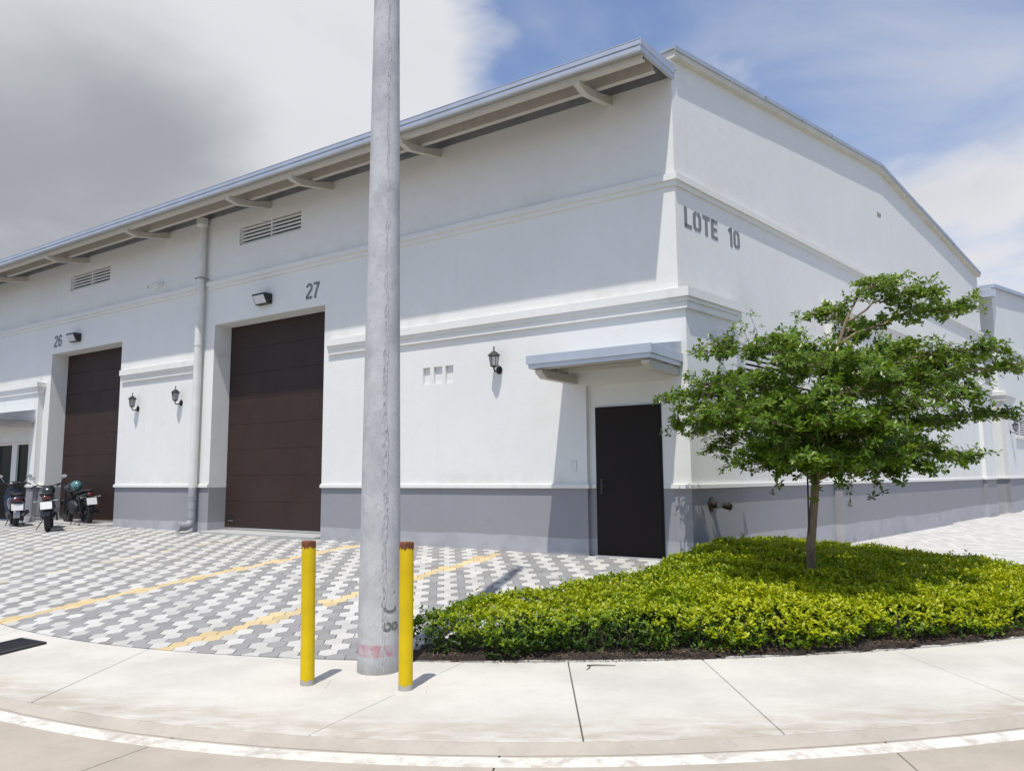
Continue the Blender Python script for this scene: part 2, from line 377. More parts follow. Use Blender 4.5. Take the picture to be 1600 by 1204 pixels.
def pole_mat():
    m, t, b, o = nodes('spun_concrete'); g = N(t, 'ShaderNodeTexCoord').outputs['Object']
    sp = N(t, 'ShaderNodeSeparateXYZ'); t.links.new(g, sp.inputs[0])
    a = noise(t, g, 3, 6, .6); f = noise(t, g, 22, 6, .7); v = noise(t, g, 55, 3, .6); rings = noise(t, g, 2.2, 4, .6, (.05, .05, 1.6))
    c = mixc(t, mrange(t, a, .35, .66), (.51, .512, .515), (.385, .39, .40)); c = mixc(t, mrange(t, f, .50, .72, 0, .6), c, (.29, .29, .285)); c = mixc(t, mrange(t, noise(t, g, 5.5, 7, .7, (1, 1, .5), (2, 5, 1)), .52, .68, 0, .55), c, (.56, .56, .55))
    c = mixc(t, mrange(t, rings, .5, .62, 0, .35), c, (.47, .47, .465)); c = mixc(t, mrange(t, v, .70, .76, 0, .7), c, (.15, .15, .15))
    c = mixc(t, mth(t, 'MULTIPLY', mth(t, 'MULTIPLY', mrange(t, sp.outputs[2], .13, .15), mrange(t, sp.outputs[2], .245, .225)), mrange(t, noise(t, g, 7, 5, .6), .38, .6, .15, .75)), c, (.44, .185, .22))
    c = mixc(t, mrange(t, sp.outputs[2], .14, .0, 0, .45), c, (.24, .22, .19))
    t.links.new(c, b.inputs['Base Color']); setv(b, Roughness=.85); b.inputs['Specular IOR Level'].default_value = .25
    bump(t, b, mth(t, 'ADD', f, mth(t, 'MULTIPLY', a, 1.5)), .35, .008); return m
M['pole'] = pole_mat()
def seam_mat():
    m, t, b, o = nodes('seam_grout'); g = N(t, 'ShaderNodeTexCoord').outputs['Object']
    c = ramp(t, noise(t, g, 38, 6, .7, (1, 1, .5)), [(.30, (.20, .20, .20)), (.48, (.40, .405, .41)), (.75, (.52, .525, .53))])
    t.links.new(c, b.inputs['Base Color']); setv(b, Roughness=.95); bump(t, b, noise(t, g, 45, 5, .7), .6, .008); return m
M['seam'] = seam_mat()
M['stencil'] = simple('faded_stencil_paint', (.17, .17, .175), .9, 0, .35, 60)
def yellow_mat():
    m, t, b, o = nodes('yellow_bollard_paint'); g = N(t, 'ShaderNodeTexCoord').outputs['Object']
    c = mixc(t, mrange(t, noise(t, g, 4, 5), .35, .7), (.66, .47, .002), (.57, .395, .003)); c = mixc(t, mrange(t, noise(t, g, 40, 4, .7), .68, .78, 0, .5), c, (.30, .17, .02)); b.inputs['Specular IOR Level'].default_value = .25
    t.links.new(c, b.inputs['Base Color']); setv(b, Roughness=.5); bump(t, b, noise(t, g, 30, 3), .12, .003); return m
M['yellow'] = yellow_mat()
M['rust'] = simple('rusty_cap', (.17, .055, .02), .85, 0, .5, 22, 60, .5, .004)
M['mortar'] = concrete('mortar_collar', (.45, .43, .39), (.3, .28, .25), scale=4)
M['rubber'] = simple('tyre_rubber', (.018, .018, .019), .75, 0, .25, 12)
M['mblack'] = simple('bike_black', (.012, .012, .014), .28, 0, .1, 5, coat=.6)
M['mgrey'] = simple('bike_grey_plastic', (.03, .031, .034), .55, 0, .2, 9)
M['navy'] = simple('scooter_navy', (.012, .016, .035), .3, 0, .1, 5, coat=.6)
M['chrome'] = simple('bike_chrome', (.6, .6, .62), .18, 1, .05)
M['red'] = simple('tail_lens', (.08, .004, .005), .2, 0, .15, 12, coat=.8)
M['white'] = simple('plate_white', (.74, .74, .72), .5, 0, .03)
M['plategrey'] = simple('plate_print', (.25, .25, .28), .6)
M['teal'] = simple('helmet_teal', (.10, .24, .24), .18, .25, .25, 4, coat=1)
M['silver'] = simple('silver_plastic', (.42, .43, .44), .35, .4, .06)
M['iron'] = simple('cast_iron', (.045, .045, .052), .55, .5, .25, 20)
def glass(name, col, rough=.06, alpha=1):
    m, t, b, o = nodes(name); setv(b, Roughness=rough, Metallic=0); b.inputs['Base Color'].default_value = (*col, 1)
    if alpha < 1: b.inputs['Transmission Weight'].default_value = .75
    return m
M['dglass'] = glass('dark_glass', (.006, .006, .007), .2); M['dglass'].node_tree.nodes['Principled BSDF'].inputs['Specular IOR Level'].default_value = .06; M['lglass'] = glass('lantern_glass', (.55, .56, .56), .25, .5)
M['lens'] = simple('frosted_lens', (.58, .59, .6), .25, 0, .1, 30, coat=.4)

# ------------------------------------------------------------------ site frames
P0 = np.array([1.28427507, 11.54493444]); U = np.array([-.830788949, .556587569]); NL = np.array([.55658757, .83078895])
V = np.array([.6863817, .72724148]); NR = np.array([V[1], -V[0]])
def L(s, d, z): q = P0 + s * U - d * NL; return (q[0], q[1], z)
C = np.array(L(-1.32, 0, 0)[:2])
def R(t, e, z): q = C + t * V + e * NR; return (q[0], q[1], z)
def Lxy(s, d=0): return np.array(L(s, d, 0)[:2])
def Rxy(t, e=0): return np.array(R(t, e, 0)[:2])
def isect(p, a, q, b):
    m = np.array([[a[0], -b[0]], [a[1], -b[1]]]); k = np.linalg.solve(m, q - p); return p + k[0] * a
CB = isect(P0, U, Rxy(0, .10), V)                       # corner of the lower corner block
_yi = [0.00032573560290774127, -0.0012144679036236307, 0.03748605254158617, -0.024759979435682804, 6.974058601588227]
_yk = [-0.0020951043892308706, 0.05712468336739582, -0.03305925724947481, 4.9456472980232205]
def curve(c, x, x0, x1, s0, s1):
    x = np.asarray(x, float); xc = np.clip(x, x0, x1); y = np.polyval(c, xc)
    return y + np.where(x < x0, (x - x0) * s0, 0) + np.where(x > x1, (x - x1) * s1 + .02 * (x - x1) ** 2 * (x < 20), 0)
def yi(x): return curve(_yi, x, -5.9, 5.1, -.70, .43)
def yk(x): return curve(_yk, x, -3.95, 3.5, -.66, .31)
def gz(x, y):
    """height of the finished ground behind the sidewalk"""
    x = np.asarray(x, float); y = np.asarray(y, float)
    a = np.maximum(0, (y - yi(x)) * .93)
    bl = NL[0] * (P0[0] - x) + NL[1] * (P0[1] - y); br = NR[0] * (x - C[0]) + NR[1] * (y - C[1])
    s = U[0] * (x - P0[0]) + U[1] * (y - P0[1]); t = V[0] * (x - C[0]) + V[1] * (y - C[1])
    zl = .445 + .0085 * np.clip(s, 0, 20); zr = .42 - .036 * np.clip(t, 0, 5.5)
    b = np.where((bl > 0) & (br > 0), np.hypot(bl, br), np.maximum(np.maximum(bl, br), 0))
    w = np.clip(.5 + (np.maximum(br, 0) - np.maximum(bl, 0)) * .35, 0, 1); zw = zl * (1 - w) + zr * w
    return zw * a / (a + b + .02)

# ------------------------------------------------------------------ ground, road, sidewalk
g = MB(); S = 600
g.add([(-S, -S, -.32), (S, -S, -.32), (S, S, -.32), (-S, S, -.32)], [(0, 1, 2, 3)])
gr = g.build('ground', M['sand']); tag(gr, kind='structure')
RZ = -.055
def slab(bounds0, bounds1, ylo, yhi, z, th, nx=8, inset=.004, ch=.006):
    """slab between two joint lines; bounds = (x at ylo side, x at yhi side); ylo/yhi functions of x"""
    lo = [(x, float(ylo(x))) for x in np.linspace(bounds0[0] + inset, bounds1[0] - inset, nx)]
    hi = [(x, float(yhi(x))) for x in np.linspace(bounds0[1] + inset, bounds1[1] - inset, nx)]
    ring = lo + hi[::-1]; c = np.mean(ring, 0); m = MB(); n = len(ring)
    def sh(k): return [tuple(np.array(p) + (c - np.array(p)) / np.linalg.norm(c - np.array(p)) * k) for p in ring]
    top = [(x, y, z) for x, y in sh(ch)]; mid = [(x, y, z - ch) for x, y in ring]; bot = [(x, y, z - th) for x, y in ring]
    fs = []
    for r in (0, 1): fs += [(r * n + i, r * n + (i + 1) % n, (r + 1) * n + (i + 1) % n, (r + 1) * n + i) for i in range(n)]
    tq = [(i, i + 1, n - 2 - i, n - 1 - i) for i in range(nx - 1)]
    return m.add(top + mid + bot, fs + tq)
xs = np.linspace(-26, 22, 97)
def strip(name, f0, f1, z0, z1, mat, kind='structure', x=xs):
    m = MB(); n = len(x)
    vs = [(a, float(f0(a)), z0) for a in x] + [(a, float(f1(a)), z1) for a in x]
    o = m.add(vs, [(i, i + 1, n + i + 1, n + i) for i in range(n - 1)]).build(name, mat)
    if kind: tag(o, kind=kind)
    return o
sw = strip('sidewalk', lambda x: yk(x), lambda x: yi(x), -.03, -.03, M['joint'])
joints = [(-22, -20), (-19, -17), (-16, -14.2), (-13, -11.4), (-10.2, -8.9), (-7.6, -7.0), (-5.3, -5.35), (-3.51, -3.47), (-1.29, -.44), (.42, .47), (1.68, 1.65), (3.62, 3.47), (5.3, 5.0), (7.0, 6.6), (8.8, 8.4), (10.8, 10.3), (13, 12.5), (15.2, 14.7), (18, 17.5)]
for a, b in zip(joints[:-1], joints[1:]):
    o = slab(a, b, lambda x: yk(x), lambda x: yi(x) - .008, 0, .10).build('slab', M['sidewalk'], sw)
kb = strip('kerb', lambda x: yk(x) - .10, lambda x: yk(x) - .004, RZ + .002, -.006, M['kerb'])
rd = strip('road', lambda x: -14 + 0 * x, lambda x: yk(x) - .09, RZ - .03, RZ - .03, M['joint'])
rj = [(-24, -20), (-19, -15), (-14, -10.6), (-9.6, -7.0), (-6.2, -4.6), (-3.9, -2.2), (-.55, -.09), (2.0, 2.31), (4.6, 5.0), (7.4, 7.8), (10.4, 11), (14, 15), (18, 19)]
for a, b in zip(rj[:-1], rj[1:]):
    slab((a[0], a[1]), (b[0], b[1]), lambda x: 1.8 + .0 * x, lambda x: yk(x) - .085, RZ, .08).build('slab', M['road'], rd)
    slab((a[0] - .8, a[0]), (b[0] - .8, b[0]), lambda x: -3.6 + 0 * x, lambda x: 1.79 + 0 * x, RZ, .08).build('slab', M['road'], rd)
xl = np.linspace(-20, 16, 110); nl_ = len(xl); lm = MB()
lv = [(a, float(yk(a)) - .275, RZ + .004) for a in xl] + [(a, float(yk(a)) - .135, RZ + .004) for a in xl] + [(a, float(yk(a)) - .28, RZ - .002) for a in xl] + [(a, float(yk(a)) - .13, RZ - .002) for a in xl]
ln = lm.add(lv, [(i, i + 1, nl_ + i + 1, nl_ + i) for i in range(nl_ - 1)] + [(2 * nl_ + i, 2 * nl_ + i + 1, i + 1, i) for i in range(nl_ - 1)] + [(nl_ + i, nl_ + i + 1, 3 * nl_ + i + 1, 3 * nl_ + i) for i in range(nl_ - 1)]).build('edge_line', M['line'])
tag(ln, 'worn white painted edge line curving along the road beside the kerb', 'road marking')

# forecourt bedding sheet under the pavers
BED = [(-.92, 7.0), (-.93, 7.3), (-.42, 7.86), (.5, 8.45), (1.45, 9.1), (2.25, 10.1), (2.75, 10.72), (3.7, 11.5), (4.7, 11.75), (5.5, 11.35), (6.0, 10.5), (6.6, 9.8), (8.0, 9.6), (9.4, 10.2)]
BED += [(x, float(yi(x)) + .01) for x in np.linspace(9.2, -.75, 24)]
BEDA = np.array(BED)
def inpoly(x, y, P=BEDA):
    x = np.asarray(x, float); y = np.asarray(y, float); r = np.zeros(x.shape, bool); n = len(P)
    for i in range(n):
        x0, y0 = P[i]; x1, y1 = P[(i + 1) % n]
        c = ((y0 > y) != (y1 > y)) & (x < (x1 - x0) * (y - y0) / ((y1 - y0) + 1e-12) + x0); r ^= c
    return r
def edge_dist(x, y, P=BEDA):
    d = np.full(np.shape(x), 9.)
    for i in range(len(P)):
        a = P[i]; b = P[(i + 1) % len(P)]; ab = b - a; L2 = ab @ ab + 1e-9
        k = np.clip(((x - a[0]) * ab[0] + (y - a[1]) * ab[1]) / L2, 0, 1); d = np.minimum(d, np.hypot(x - a[0] - k * ab[0], y - a[1] - k * ab[1]))
    return d
gx = np.linspace(-24, 26, 101); vv = []; ny = 41
for x in gx:
    y0 = float(yi(x)) + .002; y1 = max(y0 + 3, min(float((P0 + U * ((x - P0[0]) / U[0]))[1]) + 1.2, 40) if x < C[0] else C[1] + (x - C[0]) * V[1] / V[0] + 1.2)
    for k in range(ny): y = y0 + (y1 - y0) * k / (ny - 1); vv.append((x, y, float(gz(x, y)) - .022))
fc = MB().add(vv, [(i * ny + k, (i + 1) * ny + k, (i + 1) * ny + k + 1, i * ny + k + 1) for i in range(len(gx) - 1) for k in range(ny - 1)]).build('forecourt', M['sand'])
tag(fc, kind='structure')
# double-T pavers
PT, PR, AMP = .176, .174, -.017
TH = math.radians(5.0); ea = np.array([math.cos(TH), math.sin(TH)]); eb = np.array([-ea[1], ea[0]])
dl = .024; g_ = .0028
q4 = PT / 4
top = [(PT / 2 - g_, PR / 2 + AMP - g_), (q4 + dl - g_ * 0, PR / 2 + AMP - g_), (q4 - dl, PR / 2 - AMP - g_), (-q4 + dl, PR / 2 - AMP - g_), (-q4 - dl, PR / 2 + AMP - g_), (-PT / 2 + g_, PR / 2 + AMP - g_)]
OUT = np.array(top + [(-x, -y) for x, y in top])          # 12 points, anticlockwise
INN = OUT * np.array([(PT / 2 - .0065) / (PT / 2), (PR / 2 + AMP - .007) / (PR / 2 + AMP)])
def clip(poly, p, n):
    r = []
    for i in range(len(poly)):
        a, b = poly[i], poly[(i + 1) % len(poly)]; da = (a - p) @ n; db = (b - p) @ n
        if da >= 0: r.append(a)
        if (da >= 0) != (db >= 0): r.append(a + (b - a) * da / (da - db))
    return r
tiles = []
for j in range(-40, 330):
    for i in range(-170, 170):
        c = ea * (i * PT + (PT / 2 if j % 2 else 0)) + eb * (j * PR) + np.array([0, 4.0])
        tiles.append((c[0], c[1], i, j))
T = np.array(tiles); x, y = T[:, 0], T[:, 1]
bl = NL[0] * (P0[0] - x) + NL[1] * (P0[1] - y); br = NR[0] * (x - C[0]) + NR[1] * (y - C[1])
s_ = U[0] * (x - P0[0]) + U[1] * (y - P0[1]); t_ = V[0] * (x - C[0]) + V[1] * (y - C[1])
keep = (y > yi(x) - .07) & (((bl > -.12) & (s_ < 22)) | ((br > -.12) & (t_ < 30) & (br < 9))) & ~((bl < -.12) & (br < -.12))
keep &= (x > -21) & (x < 24) & ~(inpoly(x, y) & (edge_dist(x, y) > .12)) & (y < 34)
rec = (bl < -.1) & (br < -.1)
T = T[keep & ~rec]; x, y = T[:, 0], T[:, 1]; s_ = U[0] * (x - P0[0]) + U[1] * (y - P0[1])
bl = NL[0] * (P0[0] - x) + NL[1] * (P0[1] - y)
colr = np.where((T[:, 2] % 2 == 0) ^ (rng.random(len(T)) < .02), 0, 1)                  # 0 white 1 grey
for k, sc in enumerate((1.64, 4.57, 7.50, 10.43, 13.36)):
    on = (np.abs(s_ - sc) < (.118 if k < 2 else .10)) & (bl > .25) & (rng.random(len(T)) < (.97 if k < 2 else .62))
    colr = np.where(on, 2 if k < 2 else 3, colr)
br2 = NR[0] * (x - C[0]) + NR[1] * (y - C[1]); colr = np.where((br2 > 0) & (x > 3.2), 0, colr)
edge = (y - yi(x)) < .13
Xc = np.stack([x, y, gz(x, y)], 1); q = Xc - [0, 0, EYE]; cc = q @ RM            # cam coords
pu = CX + F * cc[:, 0] / cc[:, 2]; pv = CY + F * cc[:, 1] / cc[:, 2]
vis = (cc[:, 2] > .5) & (pu > 5) & (pu < 1595) & (pv > 0) & (pv < 1199) & ~((pu > 560) & (pu < 660)) & ~((pu > 655) & (pv > 960)) & ~edge
order = np.argsort(np.where(vis, np.hypot(x, y), 1e9))[:300]; single = np.zeros(len(T), bool); single[order] = True
mats = (M['pw'], M['pg'], M['py'], M['pyp']); pmesh = []
for m_ in mats:
    vs_ = [(*p, 0) for p in INN] + [(*p, -.004) for p in OUT] + [(*p, -.03) for p in OUT]
    fs_ = [tuple(range(12))] + [(r * 12 + k, (r + 1) * 12 + k, (r + 1) * 12 + (k + 1) % 12, r * 12 + (k + 1) % 12) for r in (0, 1) for k in range(12)]
    me = bpy.data.meshes.new('paver'); me.from_pydata(vs_, [], fs_); me.materials.append(m_); pmesh.append(me)
for k in order:
    o = bpy.data.objects.new('paver', pmesh[colr[k]]); link(o, fc)
    e = .05; zx = float(gz(x[k] + e, y[k]) - gz(x[k] - e, y[k])) / (2 * e); zy = float(gz(x[k], y[k] + e) - gz(x[k], y[k] - e)) / (2 * e)
    nz = Vector((-zx, -zy, 1)).normalized(); ax = Vector((ea[0], ea[1], zx * ea[0] + zy * ea[1])).normalized(); ay = nz.cross(ax)
    jit = random.uniform(-.0012, .0012)
    o.matrix_local = Matrix(((ax.x, ay.x, nz.x, x[k]), (ax.y, ay.y, nz.y, y[k]), (ax.z, ay.z, nz.z, Xc[k, 2] + jit), (0, 0, 0, 1)))
names = ('white_paver_field', 'grey_paver_field', 'yellow_paver_line', 'faded_yellow_paver_line')
Rot = np.stack([ea, eb], 1)
for ci in range(4):
    idx = np.where((colr == ci) & ~single & ~edge)[0]; n = len(idx)
    ctr = np.stack([x[idx], y[idx]], 1)
    A = (INN @ Rot.T)[None] + ctr[:, None]; B = (OUT @ Rot.T)[None] + ctr[:, None]
    jit = rng.uniform(-.0015, .0015, n)[:, None]
    za = gz(A[..., 0], A[..., 1]) + jit; zb = gz(B[..., 0], B[..., 1]) - .005 + jit; zc = zb - .02
    VV = np.concatenate([np.dstack([A, za]), np.dstack([B, zb]), np.dstack([B, zc])], 1).reshape(-1, 3)
    base = np.arange(n) * 36
    m = bpy.data.meshes.new(names[ci]); tops = (base[:, None] + np.arange(12)[None]).tolist()
    ring = np.array([(r * 12 + k, (r + 1) * 12 + k, (r + 1) * 12 + (k + 1) % 12, r * 12 + (k + 1) % 12) for r in (0, 1) for k in range(12)])
    quads = (base[:, None, None] + ring[None]).reshape(-1, 4).tolist()
    vl = VV.tolist(); faces = tops + quads
    for k in np.where((colr == ci) & edge)[0]:               # cut pavers along the sidewalk
        e = .05; xk = x[k]; sl = float(yi(xk + e) - yi(xk - e)) / (2 * e); nn = _n(np.array([-sl, 1.])); p0 = np.array([xk, float(yi(xk)) + .012])
        po = clip(list((OUT @ Rot.T) + [x[k], y[k]]), p0, nn)
        if len(po) < 3: continue
        b0 = len(vl); vl += [(p[0], p[1], float(gz(p[0], p[1]))) for p in po] + [(p[0], p[1], float(gz(p[0], p[1])) - .02) for p in po]
        q_ = len(po); faces.append(tuple(b0 + i for i in range(q_))); faces += [(b0 + i, b0 + q_ + i, b0 + q_ + (i + 1) % q_, b0 + (i + 1) % q_) for i in range(q_)]
    m.from_pydata(vl, [], faces); m.materials.append(mats[ci]); tag(link(bpy.data.objects.new(names[ci], m), fc), kind='stuff')

# ------------------------------------------------------------------ lettering
def glyph(ch):
    def arc(cx, cy, rx, ry, a0, a1, n=12): return [(cx + rx * math.cos(math.radians(a0 + (a1 - a0) * k / n)), cy + ry * math.sin(math.radians(a0 + (a1 - a0) * k / n))) for k in range(n + 1)]
    h = .085
    return {'L': [[(h, 1), (h, 0)], [(0, h), (.46, h)]],
            'O': [[*arc(.27, .72, .185, .195, 98, 180), *arc(.27, .28, .185, .195, 180, 262)], [*arc(.27, .28, .185, .195, 278, 360), *arc(.27, .72, .185, .195, 0, 82)]],
            'T': [[(0, 1 - h), (.5, 1 - h)], [(.25, 1 - 2 * h), (.25, 0)]],
            'E': [[(h, 1), (h, 0)], [(h, 1 - h), (.46, 1 - h)], [(2 * h, .5), (.42, .5)], [(2 * h, h), (.46, h)]],
            '1': [[(.05, .76), (.20, .92)], [(.24, 1), (.24, 0)]],
            '0': [[*arc(.25, .72, .165, .195, 98, 180), *arc(.25, .28, .165, .195, 180, 262)], [*arc(.25, .28, .165, .195, 278, 360), *arc(.25, .72, .165, .195, 0, 82)]],
            '2': [[*arc(.27, .70, .185, .215, 170, -25), (.085, .17), (.09, h)], [(.0, h), (.5, h)]],
            '6': [[*arc(.27, .70, .185, .215, 20, 180), *arc(.27, .28, .185, .195, 180, 360), *arc(.27, .38, .185, .19, 0, 165)]],
            '7': [[(0, 1 - h), (.46, 1 - h)], [(.415, 1 - h), (.30, .62), (.19, .30), (.13, 0)]],
            '8': [[*arc(.25, .74, .15, .175, 0, 360)], [*arc(.25, .28, .18, .20, 0, 360)]],
            'C': [[*arc(.25, .5, .19, .34, 70, 290)]], '/': [[(.05, .1), (.42, .9)]]}[ch]
ADV = {'L': .56, 'O': .64, 'T': .58, 'E': .58, '1': .42, '0': .6, ' ': .36, '2': .60, '6': .60, '7': .54}
def text(mb, Fr, txt, a0, z0, h, sgn=1, d0=.002, d1=.006, wd=.17, xs_=1.0, adv=ADV):
    a = 0.0
    for ch in txt:
        if ch != ' ':
            for pl in glyph(ch):
                pl = [np.array(p, float) for p in pl]; n = len(pl); lft = []; rgt = []
                for i, p in enumerate(pl):
                    t = _n(pl[min(i + 1, n - 1)] - pl[max(i - 1, 0)]); nn = np.array([-t[1], t[0]]) * wd / 2; lft.append(p + nn); rgt.append(p - nn)
                W = lambda p, d: Fr(a0 + sgn * (a + p[0] * xs_) * h, d, z0 + p[1] * h)
                for i in range(n - 1):
                    q_ = (lft[i], lft[i + 1], rgt[i + 1], rgt[i])
                    mb.hexa([W(p, d0) for p in q_] + [W(p, d1) for p in q_])
        a += adv.get(ch, .6) * xs_
    return mb

# ------------------------------------------------------------------ warehouse
TG, TR = 17.9, 9.0                                    # gable length, ridge position
SL = 24.0                                             # front wall runs on beyond the frame
wh = thing('warehouse', (*Lxy(8, -3), 0.4), 'long white warehouse with brown roller doors 26 and 27 and gable lettered LOTE 10', 'warehouse')
D27 = (5.93, 9.42, .50, 4.97); D26 = (13.12, 16.56, .53, 4.99)
vents = [(6.69, 8.66, 6.63, 7.04), (13.85, 15.81, 6.63, 7.04)]
NI = (-1.18, .20, .40, 2.96)                          # pedestrian door niche
EN = (17.25, 19.7, .53, 2.66)
holes = [(*D27, .9), (*D26, .9), *[(*v, .16) for v in vents], (*NI, .08), (*EN, .12), (3.26, 3.42, 3.2, 3.5, .05), (2.99, 3.18, 3.2, 3.5, .05), (2.75, 2.92, 3.2, 3.5, .05)]
ZP = 1.42; TOPW = 7.432
MB().panel(L, -1.32, SL, ZP, TOPW, .5, holes).build('wall', M['wall'], wh)
MB().panel(L, -1.32, SL, -.1, ZP, .5, holes).build('plinth', M['plinth'], wh)
MB().box(L, -1.315, SL, -.5, -.003, TOPW + .0005, 7.57).build('wall_head', M['galvd'], wh)
# corner block
def block(path_in, z0, z1, name, mat):
    return MB().prism([(p[0], p[1], z0) for p in path_in], [(p[0], p[1], z1) for p in path_in]).build(name, mat, wh)
cbp = [Lxy(-1.32), CB, Rxy(1.49, .10), Rxy(1.49, -.05), Rxy(.3, -.05)]
block(cbp, ZP, 3.96, 'corner_block', M['wall']); block(cbp, -.1, ZP, 'corner_plinth', M['plinth'])
for a, b, zt, e in ((5.35, 12.65, 4.62, .14), (16.7, TG, 3.96, .10)):
    bp = [Rxy(a, -.05), Rxy(a, e), Rxy(b, e), Rxy(b, -.05)]
    block(bp, ZP, zt, 'wall_block', M['wall']); block(bp, -.1, ZP, 'block_plinth', M['plinth'])
# left block with the next unit's entrance
MB().panel(lambda a, d, z: L(a, d + .14, z), 16.88, SL, ZP, 3.96, .14, [(*EN, .3)]).build('wall_block', M['wall'], wh)
MB().panel(lambda a, d, z: L(a, d + .14, z), 16.88, SL, -.1, ZP, .14, [(*EN, .3)]).build('block_plinth', M['plinth'], wh)
# gable wall
WIN = (1.95, 3.95, 2.86, 3.68)
gh = [(8.80, 9.10, 7.47, 7.60, .2), (*WIN, .12)]
MB().panel(R, 0.0, TG, ZP, 7.62, .35, gh).build('gable_wall', M['wall'], wh)
MB().panel(R, 0.0, TG, -.1, ZP, .35).build('gable_plinth', M['plinth'], wh)
def ztop(t): return 7.72 + .099 * (t if t < TR else TG + .1 - t)
MB().prism([R(t, 0, z) for t, z in ((0, 7.62), (TG, 7.62), (TG, ztop(TG)), (TR, ztop(TR)), (0, ztop(0)))], [R(t, -.35, z) for t, z in ((0, 7.62), (TG, 7.62), (TG, ztop(TG)), (TR, ztop(TR)), (0, ztop(0)))]).build('gable_wall_top', M['wall'], wh)
# gable cap: trim board under folded flashing
def slopebox(mb, t0, t1, e0, e1, dz0, dz1):
    return mb.hexa([R(t0, e0, ztop(t0) + dz0), R(t1, e0, ztop(t1) + dz0), R(t1, e1, ztop(t1) + dz0), R(t0, e1, ztop(t0) + dz0), R(t0, e0, ztop(t0) + dz1), R(t1, e0, ztop(t1) + dz1), R(t1, e1, ztop(t1) + dz1), R(t0, e1, ztop(t0) + dz1)])
cm = MB(); slopebox(cm, -.02, TR, -.36, .098, .0, .115); slopebox(cm, TR, TG + .03, -.36, .098, .0, .115)
cap = cm.build('gable_cap', M['captrim'], wh)
for k, (a, b, up) in enumerate(((-.05, 2.95, 0), (2.9, 6.0, .012), (5.95, TR, 0), (TR, 12, 0), (11.95, 15, .012), (14.95, TG + .06, 0))):
    m = MB(); slopebox(m, a, b, -.38, .118, .116 + up, .160 + up); slopebox(m, a, b, .0985 + up * .2, .118, .085 + up, .1155 + up); m.build('flashing', M['capm'], cap)
# rear wall, far end wall and roof
RB = lambda s, d, z: (*(Rxy(TG) + (s + 1.32) * U - d * NL), z)
MB().panel(lambda s, d, z: RB(s, -d, z), -1.0, SL, -.1, 7.4, .3).build('rear_wall', M['wall2'], wh)
pe = [Lxy(SL), Lxy(SL + .3), np.array(RB(SL + .3, 0, 0)[:2]), np.array(RB(SL, 0, 0)[:2])]
block(pe, -.1, 7.4, 'end_wall', M['wall2'])
def roofz(k): return 7.585 + .099 * k                  # k metres behind front wall plane measured along the gable
rf = MB()
def roofpt(s, t, dz): q = P0 + s * U + (t) * V; return (q[0], q[1], roofz(t if t < TR else TG - t) + dz)
SE = -1.15
rf.hexa([roofpt(SE, .25, 0), roofpt(SL + .6, .25, 0), roofpt(SL + .6, TR, 0), roofpt(SE, TR, 0), roofpt(SE, .25, .05), roofpt(SL + .6, .25, .05), roofpt(SL + .6, TR, .05), roofpt(SE, TR, .05)])
rf.hexa([roofpt(SE, TR, 0), roofpt(SL + .6, TR, 0), roofpt(SL + .6, TG + 1, 0), roofpt(SE, TG + 1, 0), roofpt(SE, TR, .05), roofpt(SL + .6, TR, .05), roofpt(SL + .6, TG + 1, .05), roofpt(SE, TG + 1, .05)])
roof = rf.build('roof', M['roofm'], wh)
# eave overhang: trapezoid deck sheet
OV = 1.13
def deckz(d): return 7.565 - .099 * d
prof = []; s0 = -1.345
while s0 < SL + .5:
    for ds, h in ((0, 0), (.12, 0), (.135, .018), (.185, .018), (.20, 0)): prof.append((s0 + ds, h))
    s0 += .2
dm = MB(); vs_ = []
for s, h in prof: vs_ += [L(s, -.35, deckz(-.35) + h), L(s, OV, deckz(OV) + h), L(s, OV, deckz(OV) + h + .012), L(s, -.35, deckz(-.35) + h + .012)]
fs_ = []
for i in range(len(prof) - 1):
    b = i * 4
    fs_ += [(b, b + 4, b + 5, b + 1), (b + 1, b + 5, b + 6, b + 2), (b + 2, b + 6, b + 7, b + 3)]
dm.add(vs_, fs_).build('deck_sheet', M['galvd'], roof)
ge = 1.30
gm = MB(); gs0, gs1 = -1.36, SL + .5
# box gutter: front upstand with folded lip, sloped return, base
gp = [(1.06, 7.30), (1.15, 7.29), (1.168, 7.308), (1.168, 7.362), (1.155, 7.370), (1.178, 7.380), (1.178, 7.440), (1.166, 7.448), (1.152, 7.440), (1.152, 7.385), (1.142, 7.318), (1.065, 7.318)]
gm.prism([L(gs0, d, z) for d, z in gp], [L(gs1, d, z) for d, z in gp])
gm.build('gutter', M['galv'], roof)
em = MB()                                              # end flashing of the eave
def endstrip(s0_, s1_, zi0, zi1, zo0, zo1, od):
    em.hexa([L(s0_, -.02, zi0), L(s0_, od, zo0), L(s1_, od, zo0), L(s1_, -.02, zi0), L(s0_, -.02, zi1), L(s0_, od, zo1), L(s1_, od, zo1), L(s1_, -.02, zi1)])
endstrip(gs0 - .012, gs0 - .001, 7.475, 7.60, 7.368, 7.447, 1.178)
endstrip(gs0 - .002, gs0 + .05, 7.40, 7.477, 7.292, 7.370, 1.166)
endstrip(gs0 - .010, gs0 + .25, 7.60, 7.61, 7.4485, 7.4605, 1.178)
em.build('eave_end_flashing', M['galv'], roof)
ef = MB(); ep_ = ((1.178, 7.4485), (.9, 7.497), (.9, 7.507), (1.178, 7.4605)); ef.prism([L(gs0 + .24, d, z) for d, z in ep_], [L(gs1, d, z) for d, z in ep_]); ef.build('eave_flashing', M['galv'], roof)
